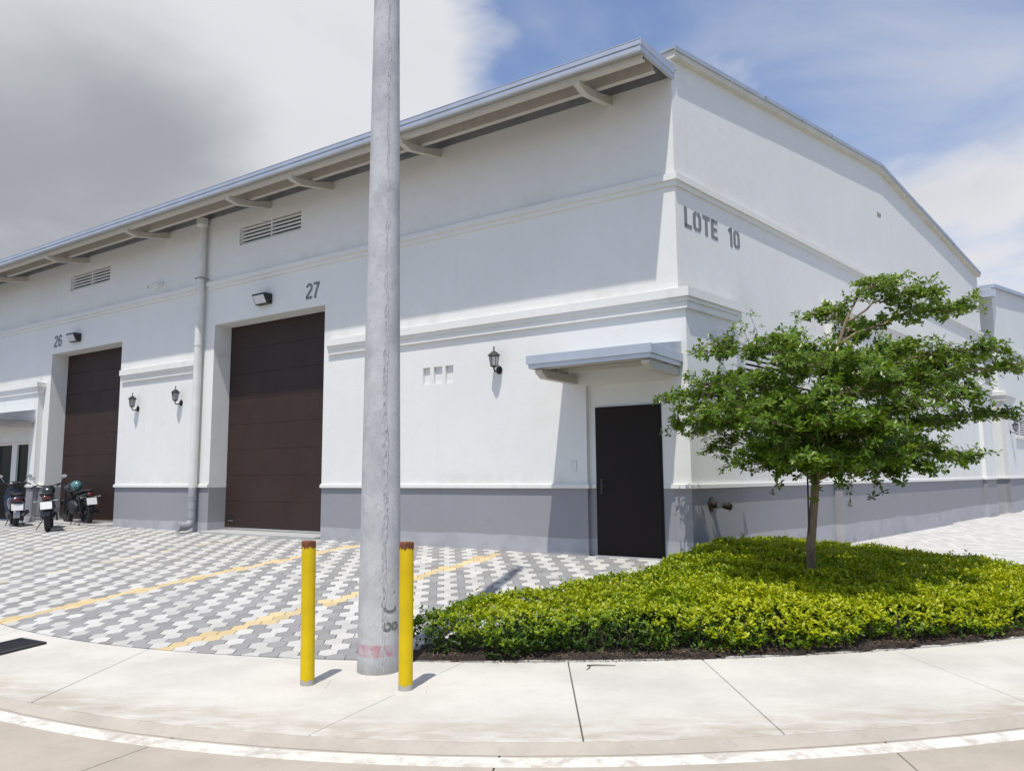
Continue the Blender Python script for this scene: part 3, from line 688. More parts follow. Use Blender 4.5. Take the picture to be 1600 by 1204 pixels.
def purlin(d, zb, zt, s0, lip):
    m = MB(); pts = [(d, zb), (d, zt), (d - .012, zt), (d - .012, zb + .012), (d - .078, zb + .012), (d - .078, zb + lip), (d - .09, zb + lip), (d - .09, zb)]
    return m.prism([L(s0, a, z) for a, z in pts], [L(SL + .4, a, z) for a, z in pts]).build('purlin', M['beige'], roof)
purlin(1.05, 7.222, 7.455, -1.33, .03); purlin(.58, 7.283, 7.505, -1.28, .03)
for s in (-.36, 3.02, 5.76, 7.63, 11.27, 14.89, 18.22, 21.7):
    pr = [(-.02, 7.265), (-.02, 7.425), (.47, 7.279), (.95, 7.219), (1.056, 7.219), (1.056, 7.150), (.80, 7.105)]
    MB().prism([L(s, d, z) for d, z in pr], [L(s + .10, d, z) for d, z in pr]).build('bracket', M['beige'], roof, bevel=.004)
# mouldings
def ledge(zt, p1, h1, p2, h2, p3=None, h3=0, slope=.02):
    r = [(-.03, zt + .0), (0, zt + slope), (p1, zt), (p1, zt - h1), (p2, zt - h1), (p2, zt - h1 - h2)]
    if p3: r += [(p3, zt - h1 - h2), (p3, zt - h1 - h2 - h3)]
    return r + [(-.03, r[-1][1])]
sc = MB(); sc.sweep([Lxy(9.70), Lxy(-1.32), Rxy(TG + .02)], ledge(5.95, .065, .095, .032, .075)); sc.build('string_course', M['trim'], wh)
MB().sweep([Lxy(SL), Lxy(9.92)], ledge(5.95, .065, .095, .032, .075)).build('string_course', M['trim'], wh)
co = lambda z: ledge(z, .105, .13, .075, .06, .05, .10, .03)
MB().sweep([Lxy(5.77), CB, Rxy(1.49, .10), Rxy(1.49, .0)], co(4.24)).build('cornice', M['trim'], wh)
MB().sweep([Lxy(13.0), Lxy(9.92)], co(4.24)).build('cornice', M['trim'], wh)
MB().sweep([Lxy(SL, .14), Lxy(16.88, .14), Lxy(16.88, 0)], co(4.24)).build('cornice', M['trim'], wh)
MB().sweep([Rxy(5.35, 0), Rxy(5.35, .14), Rxy(12.65, .14), Rxy(12.65, 0)], co(4.90)).build('cornice', M['trim'], wh)
MB().sweep([Rxy(16.7, 0), Rxy(16.7, .10), Rxy(TG + .01, .10)], co(4.24)).build('cornice', M['trim'], wh)
pc = [(-.02, ZP - .001), (-.02, 1.497), (.02, 1.497), (.02, 1.482), (.046, 1.476), (.046, ZP + .001)]
for path in ([Lxy(SL, .14), Lxy(EN[1], .14)], [Lxy(EN[0], .14), Lxy(16.88, .14), Lxy(16.88, 0), Lxy(16.56, 0)], [Lxy(13.12 - .0), Lxy(9.42 + .0)], [Lxy(5.93), Lxy(.2), Lxy(.2, -.08), Lxy(.075, -.08)],
             [Lxy(-1.0, -.08), Lxy(-1.18, -.08), Lxy(-1.18), CB, Rxy(1.49, .10), Rxy(1.49), Rxy(5.35), Rxy(5.35, .14), Rxy(12.65, .14), Rxy(12.65), Rxy(16.7), Rxy(16.7, .10), Rxy(TG, .10)]):
    MB().sweep(path, pc).build('plinth_cap', M['trim'], wh)
# roller doors
for (a0, a1, z0, z1) in (D27, D26):
    rdm = MB(); rdm.box(L, a0 + .002, a1 - .002, -.49, -.462, z0, z1 + .05); dr = rdm.build('roller_door', M['brown2'], wh)
    n = 8; ph = (z1 + .03 - z0 - .06) / n
    for k in range(n):
        zz = z0 + .06 + k * ph
        m = MB(); m.box(L, a0 + .03, a1 - .006, -.461, -.425, zz + .0015, zz + ph - .0015); m.build('door_panel', M['brown'], dr, bevel=.004)
    MB().box(L, a0 + .03, a1 - .006, -.46, -.43, z0 + .022, z0 + .058).build('bottom_seal', M['alu'], dr)
    hm = MB(); hm.box(L, a1 - .30, a1 - .12, -.424, -.418, z0 + .22, z0 + .31); hm.build('handle', M['black'], dr)
    MB().box(L, a1 - .30, a1 - .14, -.424, -.412, z0 + .196, z0 + .208).build('handle_lip', M['alu'], dr)
    MB().box(L, a0 + .001, a1 - .001, -.46, .16, .2, z0 + .012).build('threshold', M['apron'], wh, bevel=.01)
# pedestrian door
pdm = MB(); pdm.box(L, -.985, .075, -.10, -.045, .42, 2.625); pdm2 = pdm.build('door_frame', M['brown2'], wh)
dl_ = MB(); dl_.box(L, -.955, .045, -.045, -.038, .455, 2.60); door = dl_.build('door', M['brown2'], wh, bevel=.002)
hb = MB(); hb.box(L, -.035, .005, -.0375, -.032, 1.34, 1.56); hb.tube([L(-.015, -.034, 1.47), L(-.015, .018, 1.47)], .011); hb.tube([L(-.015, .018, 1.47), L(-.13, .018, 1.465)], .010); hb.lathe([(.012, 0), (.012, .006)], lambda x, y, z: L(-.015 + x, -.032 + z, 1.39 + y), 10)
hb.build('handle', M['black'], door)
MB().box(L, -.99, .08, -.06, .03, .30, .448).build('door_step', M['apron'], wh)
MB().box(L, .38, .475, .0005, .012, 1.68, 1.84).build('switch_plate', M['louv'], wh, bevel=.004)
# canopies
def canopy(Fr, a0, a1, zf, parent, proj=1.10, brk=()):
    m = MB(); zr = zf + .305
    m.hexa([Fr(a0 + .01, 0, zf + .02), Fr(a1 - .01, 0, zf + .02), Fr(a1 - .01, proj - .02, zf + .02), Fr(a0 + .01, proj - .02, zf + .02), Fr(a0 + .01, 0, zr), Fr(a1 - .01, 0, zr), Fr(a1 - .01, proj - .02, zf + .118), Fr(a0 + .01, proj - .02, zf + .118)])
    c = m.build('canopy', M['galv'], parent)
    f = MB()
    for (pa, pb) in (((a0, 0), (a0, proj)), ((a0, proj), (a1, proj)), ((a1, proj), (a1, 0))): pass
    def rim(o0, o1, z0, z1):
        f.box(Fr, a0 - o1, a1 + o1, proj + o0, proj + o1, z0, z1)
        f.box(Fr, a0 - o1, a0 - o0, 0, proj + o0 - .0005, z0, z1); f.box(Fr, a1 + o0, a1 + o1, 0, proj + o0 - .0005, z0, z1)
    rim(-.012, .012, zf, zf + .125); rim(-.05, -.014, zf - .06, zf + .012)
    f.build('fascia', M['galv'], c, bevel=.003)
    MB().box(Fr, a0 + .08, a1 - .08, proj - .16, proj - .09, zf - .07, zf + .015).build('purlin', M['beige'], c)
    MB().box(Fr, a0 + .08, a1 - .08, .30, .37, zf - .05, zf + .015).build('purlin', M['beige'], c)
    for b in brk:
        pr = [(.0, zf - .19), (.0, zf - .0715), (proj - .07, zf - .0715), (proj - .07, zf - .12), (proj - .20, zf - .19)]
        MB().prism([Fr(b, d, z) for d, z in pr], [Fr(b + .12, d, z) for d, z in pr]).build('bracket', M['beige'], c, bevel=.006)
    return c
canopy(L, -1.35, .55, 3.185, wh, brk=(.34, -1.30))
canopy(lambda s, d, z: L(s, d + .14, z), 16.97, 19.9, 3.20, wh, brk=(17.06, 19.6))
# glazed entrance of the next unit
en = MB(); a0, a1, z0, z1 = EN
for s in (a0, 18.22, a1 - .08): en.box(L, s, s + (.30 if s == 18.22 else .08), -.10, .0, z0, z1)
en.box(L, a0 + .08, a1 - .08, -.10, 0, z1 - .07, z1)
ent = en.build('entrance', M['trim'], wh)
for s, e in ((a0 + .08, 18.22), (18.52, a1 - .08)):
    MB().box(L, s, e, -.07, -.05, z0, z1 - .07).build('pane', M['dglass'], ent)
# louvred vents
for (a0, a1, z0, z1) in vents:
    m = MB(); m.box(L, a0 + .002, a1 - .002, -.159, -.150, z0 + .002, z1 - .002); vd = m.build('vent', M['dark'], wh)
    am = (a0 + a1) / 2
    for s in (a0 + .001, am - .02, a1 - .041): MB().box(L, s, s + .04, -.149, -.052, z0 + .001, z1 - .001).build('mullion', M['louv'], vd)
    for (u, w) in ((a0 + .042, am - .021), (am + .021, a1 - .042)):
        for k in range(5):
            zz = z0 + .02 + k * .079
            m = MB(); lp = [(-.148, zz + .052), (-.062, zz - .004), (-.050, zz - .004), (-.050, zz + .040), (-.062, zz + .044), (-.148, zz + .066)]; m.prism([L(u, d, z) for d, z in lp], [L(w, d, z) for d, z in lp])
            m.build('slat', M['louv'], vd)
def window(Fr, wv, parent):
    a0, a1, z0, z1 = wv
    m = MB(); m.box(Fr, a0 + .002, a1 - .002, -.119, -.11, z0 + .002, z1 - .002); w = m.build('window', M['dark'], parent)
    for s in (a0 + .001, (a0 + a1) / 2 - .02, a1 - .041): MB().box(Fr, s, s + .04, -.108, -.01, z0 + .001, z1 - .001).build('frame', M['louv'], w)
    n = int((z1 - z0) / .085)
    for k in range(n):
        zz = z0 + .02 + k * .085
        for (u, q_) in ((a0 + .042, (a0 + a1) / 2 - .021), ((a0 + a1) / 2 + .021, a1 - .042)):
            m = MB(); lp = [(-.105, zz + .055), (-.03, zz - .004), (-.018, zz - .004), (-.018, zz + .042), (-.03, zz + .048), (-.105, zz + .07)]; m.prism([Fr(u, d, z) for d, z in lp], [Fr(q_, d, z) for d, z in lp]); m.build('slat', M['louv'], w)
    MB().box(Fr, a0 - .08, a1 + .08, -.01, .07, z0 - .09, z0 - .001).build('sill', M['trim'], w, bevel=.006)
window(R, WIN, wh)
# downpipe
sp_ = 9.81; pd_ = .125; r = .085
pm = MB(); pm.tube([L(sp_, pd_, 1.415), L(sp_, pd_, 7.30)], r, 18); pm.tube([L(sp_, pd_, 4.52), L(sp_, pd_, 4.58)], r + .008, 18); pipe = pm.build('downpipe', M['pipe'], wh, smooth=.6)
h = MB(); h.lathe([(r + .002, 7.22), (.125, 7.27), (.13, 7.40), (.13, 7.415), (.0, 7.416)], lambda x, y, z: (L(sp_ + x, pd_ + y + .02, z)), 18); h.build('rain_head', M['pipe'], pipe, smooth=.6)
lw = MB(); z0 = float(gz(*Lxy(sp_, .13))) + .02
lw.tube([L(sp_, pd_, 1.414), L(sp_, pd_, z0 + .24)], r, 18)
for zc in (1.23, 1.17, .98, .78): lw.tube([L(sp_, pd_, zc - .02), L(sp_, pd_, zc + .02)], r + .006, 18)
arc_ = [L(sp_ + .0, pd_ + .17 * (1 - math.cos(k * math.pi / 12)) * .9, z0 + .24 - .13 * math.sin(k * math.pi / 12)) for k in range(7)]
lw.tube(arc_, r + .003, 18); e_ = np.array(arc_[-1]); dv = np.array([*(-NL), 0])
lw.tube([e_, e_ + dv * .16], r + .003, 18); lw.tube([e_ + dv * .12, e_ + dv * .18], r + .014, 18)
lw.build('elbow', M['pipeg'], pipe, smooth=.6)
st = MB(); st.tube([L(sp_ + .1, .0, 6.06), L(sp_ + .1, pd_ + .08, 6.05), L(sp_ - .1, pd_ + .09, 6.05), L(sp_ - .13, .0, 6.03)], .012, 8); st.build('strap', M['signgrey'], pipe)
# numbers and lot sign
text(MB(), L, '27', 6.49, 5.14, .325, -1, xs_=1.12).build('unit_number', M['signgrey'], wh)
text(MB(), L, '26', 16.50, 5.165, .325, -1, xs_=1.12).build('unit_number', M['signgrey'], wh)
text(MB(), R, 'LOTE', .235, 5.22, .31, 1, xs_=1.42, wd=.18).build('lot_sign', M['signgrey'], wh)
text(MB(), R, '10', 1.56, 5.22, .31, 1, xs_=1.35, wd=.17).build('lot_number', M['signgrey'], wh)

# ------------------------------------------------------------------ second warehouse behind
T2 = 19.75
w2 = thing('warehouse', (*Rxy(T2 + 5, -4), .25), 'white gabled warehouse standing beyond the lettered gable, with a louvred window and lantern', 'warehouse')
R2 = lambda t, e, z: R(t + T2, e, z)
L2 = lambda s, d, z: (*(Rxy(T2) + s * U - d * NL), z)
W2 = (1.75, 3.75, 2.86, 3.68)
MB().panel(R2, 0, TG, ZP, 7.62, .35, [(*W2, .12)]).build('gable_wall', M['wall2'], w2)
MB().panel(R2, 0, TG, -.1, ZP, .35).build('gable_plinth', M['plinth'], w2)
gp_ = ((0, 7.62), (TG, 7.62), (TG, ztop(TG)), (TR, ztop(TR)), (0, ztop(0)))
MB().prism([R2(t, 0, z) for t, z in gp_], [R2(t, -.35, z) for t, z in gp_]).build('gable_wall_top', M['wall2'], w2)
MB().panel(L2, 0, 18, ZP, TOPW, .3).build('wall', M['wall2'], w2); MB().panel(L2, 0, 18, -.1, ZP, .3).build('plinth', M['plinth'], w2)
cm = MB()
for a, b in ((-.02, TR), (TR, TG + .03)):
    for e0, e1, d0, d1 in ((-.36, .115, 0, .115),):
        cm.hexa([R2(a, e0, ztop(a) + d0), R2(b, e0, ztop(b) + d0), R2(b, e1, ztop(b) + d0), R2(a, e1, ztop(a) + d0), R2(a, e0, ztop(a) + d1), R2(b, e0, ztop(b) + d1), R2(b, e1, ztop(b) + d1), R2(a, e1, ztop(a) + d1)])
cm.build('gable_cap', M['capm'], w2)
m = MB(); m.hexa([L2(-.15, -.3, 7.49), L2(18, -.3, 7.49), L2(18, 1.25, 7.34), L2(-.15, 1.25, 7.34), L2(-.15, -.3, 7.54), L2(18, -.3, 7.54), L2(18, 1.25, 7.39), L2(-.15, 1.25, 7.39)])
def rp2(s, t, dz): q = Rxy(T2) + s * U + t * V; return (q[0], q[1], roofz(t if t < TR else TG - t) + dz)
for a, b in ((.35, TR), (TR, TG + 1)): m.hexa([rp2(.1, a, 0), rp2(18, a, 0), rp2(18, b, 0), rp2(.1, b, 0), rp2(.1, a, .05), rp2(18, a, .05), rp2(18, b, .05), rp2(.1, b, .05)])
rf2 = m.build('roof', M['roofm'], w2)
MB().box(L2, -.16, 18, 1.251, 1.30, 7.17, 7.40).build('gutter', M['galv'], rf2)
MB().box(L2, -.1, 18, 1.0, 1.09, 7.18, 7.345).build('purlin', M['beige'], rf2)
bp2 = [Rxy(T2, -.05), Rxy(T2 - .02, .10), Rxy(T2 + 1.4, .10), Rxy(T2 + 1.4, -.05)]
MB().prism([(p[0], p[1], ZP) for p in bp2], [(p[0], p[1], 3.96) for p in bp2]).build('corner_block', M['wall2'], w2)
MB().prism([(p[0], p[1], -.1) for p in bp2], [(p[0], p[1], ZP) for p in bp2]).build('corner_plinth', M['plinth'], w2)
MB().sweep([np.array(L2(18, 0, 0)[:2]), np.array(L2(0, 0, 0)[:2]), Rxy(T2 + TG)], ledge(5.95, .065, .095, .032, .075)).build('string_course', M['trim'], w2)
MB().sweep([np.array(L2(1.2, 0, 0)[:2]), Rxy(T2 - .02, .10), Rxy(T2 + 1.4, .10), Rxy(T2 + 1.4, 0)], co(4.24)).build('cornice', M['trim'], w2)
MB().sweep([np.array(L2(18, 0, 0)[:2]), Rxy(T2 - .02, .02), Rxy(T2 - .02, .10), Rxy(T2 + 1.4, .10), Rxy(T2 + 1.4, 0), Rxy(T2 + TG)], pc).build('plinth_cap', M['trim'], w2)
window(R2, W2, w2)

# ------------------------------------------------------------------ wall lamps
def lantern(Fr, a, z, name, label, e0=0):
    base = Fr(a, e0, z); t = thing('wall_lantern', base, label, 'lantern', 'black wall lanterns')
    out = np.array(Fr(a, e0 + 1, z)) - np.array(base); sd_ = np.array(Fr(a + 1, e0, z)) - np.array(base)
    P = lambda x, y, zz: tuple(np.array(base) + sd_ * x + out * y + np.array([0, 0, zz]))
    m = MB(); m.lathe([(.0, .0), (.06, .0), (.058, .012), (.035, .022), (.0, .026)], lambda x, y, zz: P(x, zz + .001, y * 1.15), 18, False); bp = m.build('back_plate', M['black'], t, smooth=.7)
    m = MB(); m.tube([P(0, .02, -.005), P(0, .07, -.03), P(0, .13, -.035), P(0, .155, -.005), P(0, .155, .03)], .013, 8); m.build('arm', M['black'], t, smooth=True)
    cy_ = .155; C6 = lambda r_, zz: [P(r_ * math.cos(math.pi / 6 + k * math.pi / 3), cy_ + r_ * math.sin(math.pi / 6 + k * math.pi / 3), zz) for k in range(6)]
    m = MB(); m.prism(C6(.030, .03), C6(.055, .045)); m.prism(C6(.055, .0455), C6(.057, .056)); b_ = m.build('base', M['black'], t)
    m = MB(); m.prism(C6(.052, .056), C6(.078, .222)); m.build('glass', M['lglass'], t)
    m = MB(); lo, hi = C6(.055, .054), C6(.082, .224)
    for k in range(6): m.tube([lo[k], hi[k]], .0055, 6)
    m.build('cage', M['black'], t)
    m = MB(); m.prism(C6(.108, .222), C6(.104, .233)); m.prism(C6(.1, .2335), C6(.055, .275)); m.prism(C6(.054, .2755), C6(.03, .295)); m.prism(C6(.010, .2955), C6(.010, .345)); m.lathe([(.001, .343), (.014, .352), (.013, .365), (.001, .378)], lambda x, y, zz: P(x, cy_ + y, zz), 10, False)
    m.build('cap', M['black'], t); return t
lantern(L, 1.79, 3.33, 'l', 'black hexagonal wall lantern between the three small wall slots and the door canopy')
lantern(L, 10.55, 3.31, 'l', 'black hexagonal wall lantern right beside the white downpipe between the roller doors')
lantern(L, 12.28, 3.27, 'l', 'black hexagonal wall lantern between the roller doors, next to door 26')
lantern(R, .93, 3.36, 'l', 'black hexagonal wall lantern on the gable wall corner block beneath LOTE 10', .10)
lantern(R2, .6, 2.95, 'l', 'black wall lantern beside the louvred window of the warehouse beyond', .10)
def wallpack(a, z, label):
    base = L(a, 0, z); t = thing('flood_light', base, label, 'flood light', 'wall flood lights above the roller doors')
    q = lambda x, y, zz: L(a + x, y, z + zz)
    m = MB(); pr = [(.001, -.115), (.001, .10), (.20, .10), (.20, .078), (.105, -.112)]
    m.prism([q(-.21, d, zz) for d, zz in pr], [q(.21, d, zz) for d, zz in pr]); b_ = m.build('housing', M['black'], t, bevel=.01)
    m = MB(); n_ = _n(np.array([.147, -.13])); pr = [(.200, .060), (.116, -.098), (.126, -.104), (.210, .054)]
    m.prism([q(-.17, d, zz) for d, zz in pr], [q(.17, d, zz) for d, zz in pr]); m.build('lens', M['lens'], t, bevel=.004)
    return t
wallpack(7.72, 5.31, 'black wedge flood light above the roller door next to the white downpipe'); wallpack(15.30, 5.31, 'black wedge flood light above the roller door where the motorcycles are parked')
# small camera
base = L(11.5, 0, 6.17); t = thing('security_camera', base, 'small white security camera on the wall between the downpipe and the vent over door 26', 'camera')
m = MB(); m.lathe([(.0, 0), (.05, 0), (.05, .04), (.0, .05)], lambda x, y, z: L(11.5 + x, z + .0005, 6.2 + y), 14, False); m.build('mount', M['louv'], t)
m = MB(); m.tube([L(11.5, .03, 6.2), L(11.56, .12, 6.17)], .012); m.tube([L(11.50, .10, 6.20), L(11.74, .20, 6.12)], .028, 12); m.build('body', M['louv'], t)
m = MB(); m.tube([L(11.742, .2008, 6.119), L(11.76, .208, 6.113)], .026, 12); m.build('lens', M['black'], t)
# fire hose connection on the corner block
hb_ = R(.55, .10, 1.19); t = thing('fire_hose_connection', hb_, 'weathered brass fire hose inlet with pale cap on the grey plinth by the hedge', 'hose inlet')
q = lambda x, y, z: R(.55 + x, .10 + y, 1.19 + z)
m = MB(); m.lathe([(.0, .0), (.105, 0), (.105, .012), (.06, .03), (.0, .03)], lambda x, y, z: q(x, z + .001, y), 20, False); m.build('flange', M['brass'], t, smooth=.7)
m = MB(); m.tube([q(0, .02, 0), q(0, .11, -.005)], .05, 14); m.tube([q(0, .09, 0), q(.09, .17, -.02)], .042, 14); m.tube([q(0, .09, 0), q(-.07, .16, .0)], .042, 14); m.build('body', M['brass'], t, smooth=.7)
m = MB(); m.tube([q(-.068, .158, 0), q(-.095, .183, .0)], .046, 14); m.build('cap', M['steelcap'], t, smooth=.7)
m = MB(); m.tube([q(.088, .168, -.02), q(.15, .22, -.035)], .05, 14)
for a in range(3): w = a * 2.1; m.tube([q(.13, .20, -.03), q(.13 + .06 * math.cos(w), .20 + .02, -.03 + .07 * math.sin(w))], .011, 6)
m.build('cap', M['brass'], t, smooth=.7)

# ------------------------------------------------------------------ pole and bollards
PP = np.array([-1.135, 6.72]); PH = 11.0
pt = thing('utility_pole', (PP[0], PP[1], 0), 'tall tapered grey concrete utility pole with a casting seam and faded pink band', 'pole')
rad = lambda z: .181 - .0108 * z
m = MB(); zs = [-.3, 0, .02, *np.linspace(.3, PH, 36), PH + .01]
vs_ = []; nseg = 48
for i, z in enumerate(zs):
    for k in range(nseg):
        a = 2 * math.pi * k / nseg; rr = rad(max(z, 0)) * (1 + .004 * math.sin(3 * a + z * 1.3)) if i < len(zs) - 1 else .02
        vs_.append((rr * math.cos(a), rr * math.sin(a), z))
nr_ = len(zs); m.add(vs_, [(i * nseg + k, i * nseg + (k + 1) % nseg, (i + 1) * nseg + (k + 1) % nseg, (i + 1) * nseg + k) for i in range(nr_ - 1) for k in range(nseg)] + [tuple(range((nr_ - 1) * nseg, nr_ * nseg))])
m.build('shaft', M['pole'], pt, smooth=True, world_space=False)
view = math.atan2(-PP[1], -PP[0])
sm = MB(); sa = view + .20; zz = np.arange(.02, PH - .1, .03); vs_ = []; rw = np.random.default_rng(3)
wd = .010 + .010 * np.abs(np.convolve(rw.normal(size=len(zz)), np.ones(7) / 3, 'same')); of = .006 * np.convolve(rw.normal(size=len(zz)), np.ones(5) / 2.5, 'same')
wd = wd * np.where(zz < 3.2, 1.55, .8)
for z, w, o_ in zip(zz, wd, of):
    r0 = rad(z)
    for k, (f, h_) in enumerate(((-1, -.003), (-.6, .002), (-.15, .0008), (.15, .0002), (.55, .0028), (1, -.003))):
        a = sa + (f * w + o_) / r0; rr = r0 + h_ + rw.normal() * .0012; vs_.append((rr * math.cos(a), rr * math.sin(a), z))
sm.add(vs_, [(i * 6 + k, i * 6 + k + 1, (i + 1) * 6 + k + 1, (i + 1) * 6 + k) for i in range(len(zz) - 1) for k in range(5)])
sm.build('casting_seam', M['seam'], pt, world_space=False)
def PoleF(a0):
    return lambda a, d, z: ((rad(z) + d) * math.cos(a0 + a / rad(z)), (rad(z) + d) * math.sin(a0 + a / rad(z)), z)
pf = PoleF(view + .40)
tm = MB(); swap = lambda a, d, z: pf(z - .45, d, a)      # characters stand on their side, reading upwards
text(tm, swap, '8', .34, .40, .16, 1, .0006, .0018, .15, adv={}); text(tm, swap, 'C', .49, .40, .15, 1, .0006, .0018, .15, adv={}); text(tm, swap, '/', .60, .40, .13, 1, .0006, .0018, .13, adv={})
tm.build('pole_number', M['stencil'], pt, world_space=False)
def bollard(x, y, lx, label):
    t = thing('bollard', (x, y, 0), label, 'bollard', 'yellow bollards beside the pole'); r_ = .0545; top_ = 1.105
    ax = lambda z: lx * z
    m = MB(); m.lathe([(r_, .035), (r_, 1.062)], lambda a, b, z: (a + ax(z), b, z), 28, False); m.build('post', M['yellow'], t, smooth=True, world_space=False)
    m = MB(); prof_ = [(r_ + .0015, 1.055), (r_ + .0015, top_ - .004), (r_ - .004, top_), (.002, top_)]
    m.lathe(prof_, lambda a, b, z: (a + ax(z), b, z + (.006 * math.sin(5 * math.atan2(b, a) + 1) + .007 * math.sin(11 * math.atan2(b, a) + x * 3) + .004 * math.sin(23 * math.atan2(b, a)) if z < 1.06 else 0)), 60, False); m.build('rusty_cap', M['rust'], t, smooth=.6, world_space=False)
    m = MB(); m.lathe([(r_ + .0008, .0), (r_ + .0008, .042)], lambda a, b, z: (a, b, z + (.008 * math.sin(5 * math.atan2(b, a)) if z > .02 else 0)), 28, False); m.build('bare_foot', M['mortar'], t, world_space=False)
    m = MB(); m.prism([(-.16, -.11, -.004), (.17, -.12, -.004), (.16, .13, -.004), (-.17, .12, -.004)], [(-.155, -.105, .004), (.165, -.115, .004), (.155, .125, .004), (-.165, .115, .004)]); m.build('footing_patch', M['sidewalk'], t, world_space=False)
bollard(-1.615, 6.27, -.012, 'yellow steel bollard with rusty top, on the roller door side of the pole')
bollard(-.825, 6.10, .000, 'yellow steel bollard with rusty top, between the pole and the hedge')

# ------------------------------------------------------------------ drain grate, twig
dg = thing('drain_grate', (-4.85, 7.72, 0), 'dark iron drain grate set in the pale concrete sidewalk', 'drain grate')
gu = _n(np.array([-.35, .2])); gv = np.array([-gu[1], gu[0]]) * -1
o0 = np.array([-4.60, 7.86]); wv_ = np.array([-.14, -.50])
Q = lambda a, b, z: (*(o0 + gu * a + wv_ * b), z)
m = MB(); m.box(Q, 0, .45, 0, 1, .0005, .003); m.build('pit', M['dark'], dg)
m = MB()
for (a, b, c_, d_) in ((0, .45, 0, .08), (0, .45, .92, 1), (0, .04, .08, .92), (.41, .45, .08, .92)): m.box(Q, a, b, c_, d_, .0035, .022)
m.build('frame', M['iron'], dg)
for k in range(8):
    a = .056 + k * .045; m = MB(); m.box(Q, a, a + .024, .081, .919, .004, .018); m.build('bar', M['iron'], dg)
tw = MB(); tw.tube([(.62, 6.80, .008), (.70, 6.805, .010), (.86, 6.79, .009)], [.006, .005, .003], 6); tw.tube([(.645, 6.80, .008), (.63, 6.72, .008), (.60, 6.66, .007)], [.004, .004, .002], 6)
tag(tw.build('twig', M['stem']), 'thin forked dry twig lying on the pale sidewalk slab', 'twig')

# ------------------------------------------------------------------ planting bed
pts = []; bx0, by0 = BEDA.min(0); bx1, by1 = BEDA.max(0)
bs = MB(); nb = len(BED); cen = (3.2, 8.9)
gx_ = np.arange(bx0 - .05, bx1 + .05, .12); gy_ = np.arange(by0 - .05, by1 + .1, .12); vv = []; fs_ = []; idm = {}
def soilz(x_, y_): return float(gz(x_, y_)) + .004 + .03 * math.sin(x_ * 3.1 + y_ * 1.7) ** 2
for i, x_ in enumerate(gx_):
    for j, y_ in enumerate(gy_):
        idm[i, j] = len(vv); ye = float(yi(x_)) + .006; yy = max(y_, ye); vv.append((x_, yy, -.02 if y_ <= ye else soilz(x_, yy) + .016 * min(1, (yy - ye) / .15)))
for i in range(len(gx_) - 1):
    for j in range(len(gy_) - 1):
        xm, ym = gx_[i] + .06, gy_[j] + .06
        if inpoly(np.array([xm]), np.array([ym]))[0] or inpoly(np.array([xm]), np.array([ym + .06]))[0]: fs_.append((idm[i, j], idm[i + 1, j], idm[i + 1, j + 1], idm[i, j + 1]))
sb = MB().add(vv, fs_).build('planting_bed', M['soil']); tag(sb, kind='structure')

def leaves(B, D, Nn, ln_, w, fold, wide=.55):
    S_ = np.cross(D, Nn); S_ /= np.linalg.norm(S_, axis=1)[:, None] + 1e-9; Nn = np.cross(S_, D)
    l = ln_[:, None]; ww = w[:, None]
    Vt = np.stack([B, B + D * l * wide + S_ * ww * .5 + Nn * fold * l, B + D * l, B + D * l * wide - S_ * ww * .5 + Nn * fold * l], 1).reshape(-1, 3)
    n = len(B); b = np.arange(n)[:, None] * 4
    F_ = np.concatenate([b + [0, 1, 2], b + [0, 2, 3]], 1).reshape(-1, 3); return Vt, F_
def unit(v): return v / (np.linalg.norm(v, axis=-1, keepdims=True) + 1e-9)
def vnoise(x_, y_, sc, seed):
    r_ = np.random.default_rng(seed); o = 0
    for k in range(7):
        a = r_.uniform(0, 6.28); f = sc * r_.uniform(.6, 1.8); o = o + np.sin((x_ * np.cos(a) + y_ * np.sin(a)) * f + r_.uniform(0, 6.28))
    return o / 3.0
NS = 34000
X = rng.uniform(bx0, bx1, NS * 4); Y = rng.uniform(by0, by1, NS * 4); ok = inpoly(X, Y); X, Y = X[ok], Y[ok]
ed = edge_dist(X, Y)
front = np.abs(Y - yi(X)) < ed + .02
kp = np.where(front, ed > np.clip(.055 + .05 * vnoise(X, Y, 5, 21), 0, .16), ed > .02); X, Y, ed, front = X[kp], Y[kp], ed[kp], front[kp]
X, Y, ed, front = X[:NS], Y[:NS], ed[:NS], front[:NS]; n = len(X)
Hh = .335 + .035 * vnoise(X, Y, 2.2, 1) + .028 * vnoise(X, Y, 8, 2) + .018 * vnoise(X, Y, 19, 12)
edgeH = np.where(front, np.clip((ed - .03) / .20, 0, 1) ** .6, .72 + .28 * np.clip(ed / .2, 0, 1))
rel = np.where(rng.random(n) < .62, 1 - np.abs(rng.normal(0, .10, n)), rng.uniform(.28, 1, n))
low = (rng.random(n) < .34 + .22 * vnoise(X, Y, 6, 9)) & front & (ed < .30); rel = np.where(low, rng.uniform(.10, .75, n), rel)
Zt = (gz(X, Y) + .02) + Hh * (.45 + .55 * edgeH) * rel
Zt += np.where((rng.random(n) < .012), rng.uniform(.02, .09, n), 0)
kl = 6
cB = np.repeat(np.stack([X, Y, Zt], 1), kl, 0)
ax = unit(np.stack([rng.normal(0, .35, n), rng.normal(0, .35, n) - np.where(front & (ed < .35), .5, 0), np.ones(n)], 1))
axr = np.repeat(ax, kl, 0); ang = rng.uniform(0, 6.283, n * kl); el = rng.uniform(.05, 1.0, n * kl)
t1 = unit(np.cross(axr, [[1., .2, 0]])); t2 = np.cross(axr, t1)
D = unit((np.cos(ang)[:, None] * t1 + np.sin(ang)[:, None] * t2) * np.cos(el)[:, None] + axr * np.sin(el)[:, None])
cB = cB + axr * rng.uniform(-.035, .02, n * kl)[:, None]
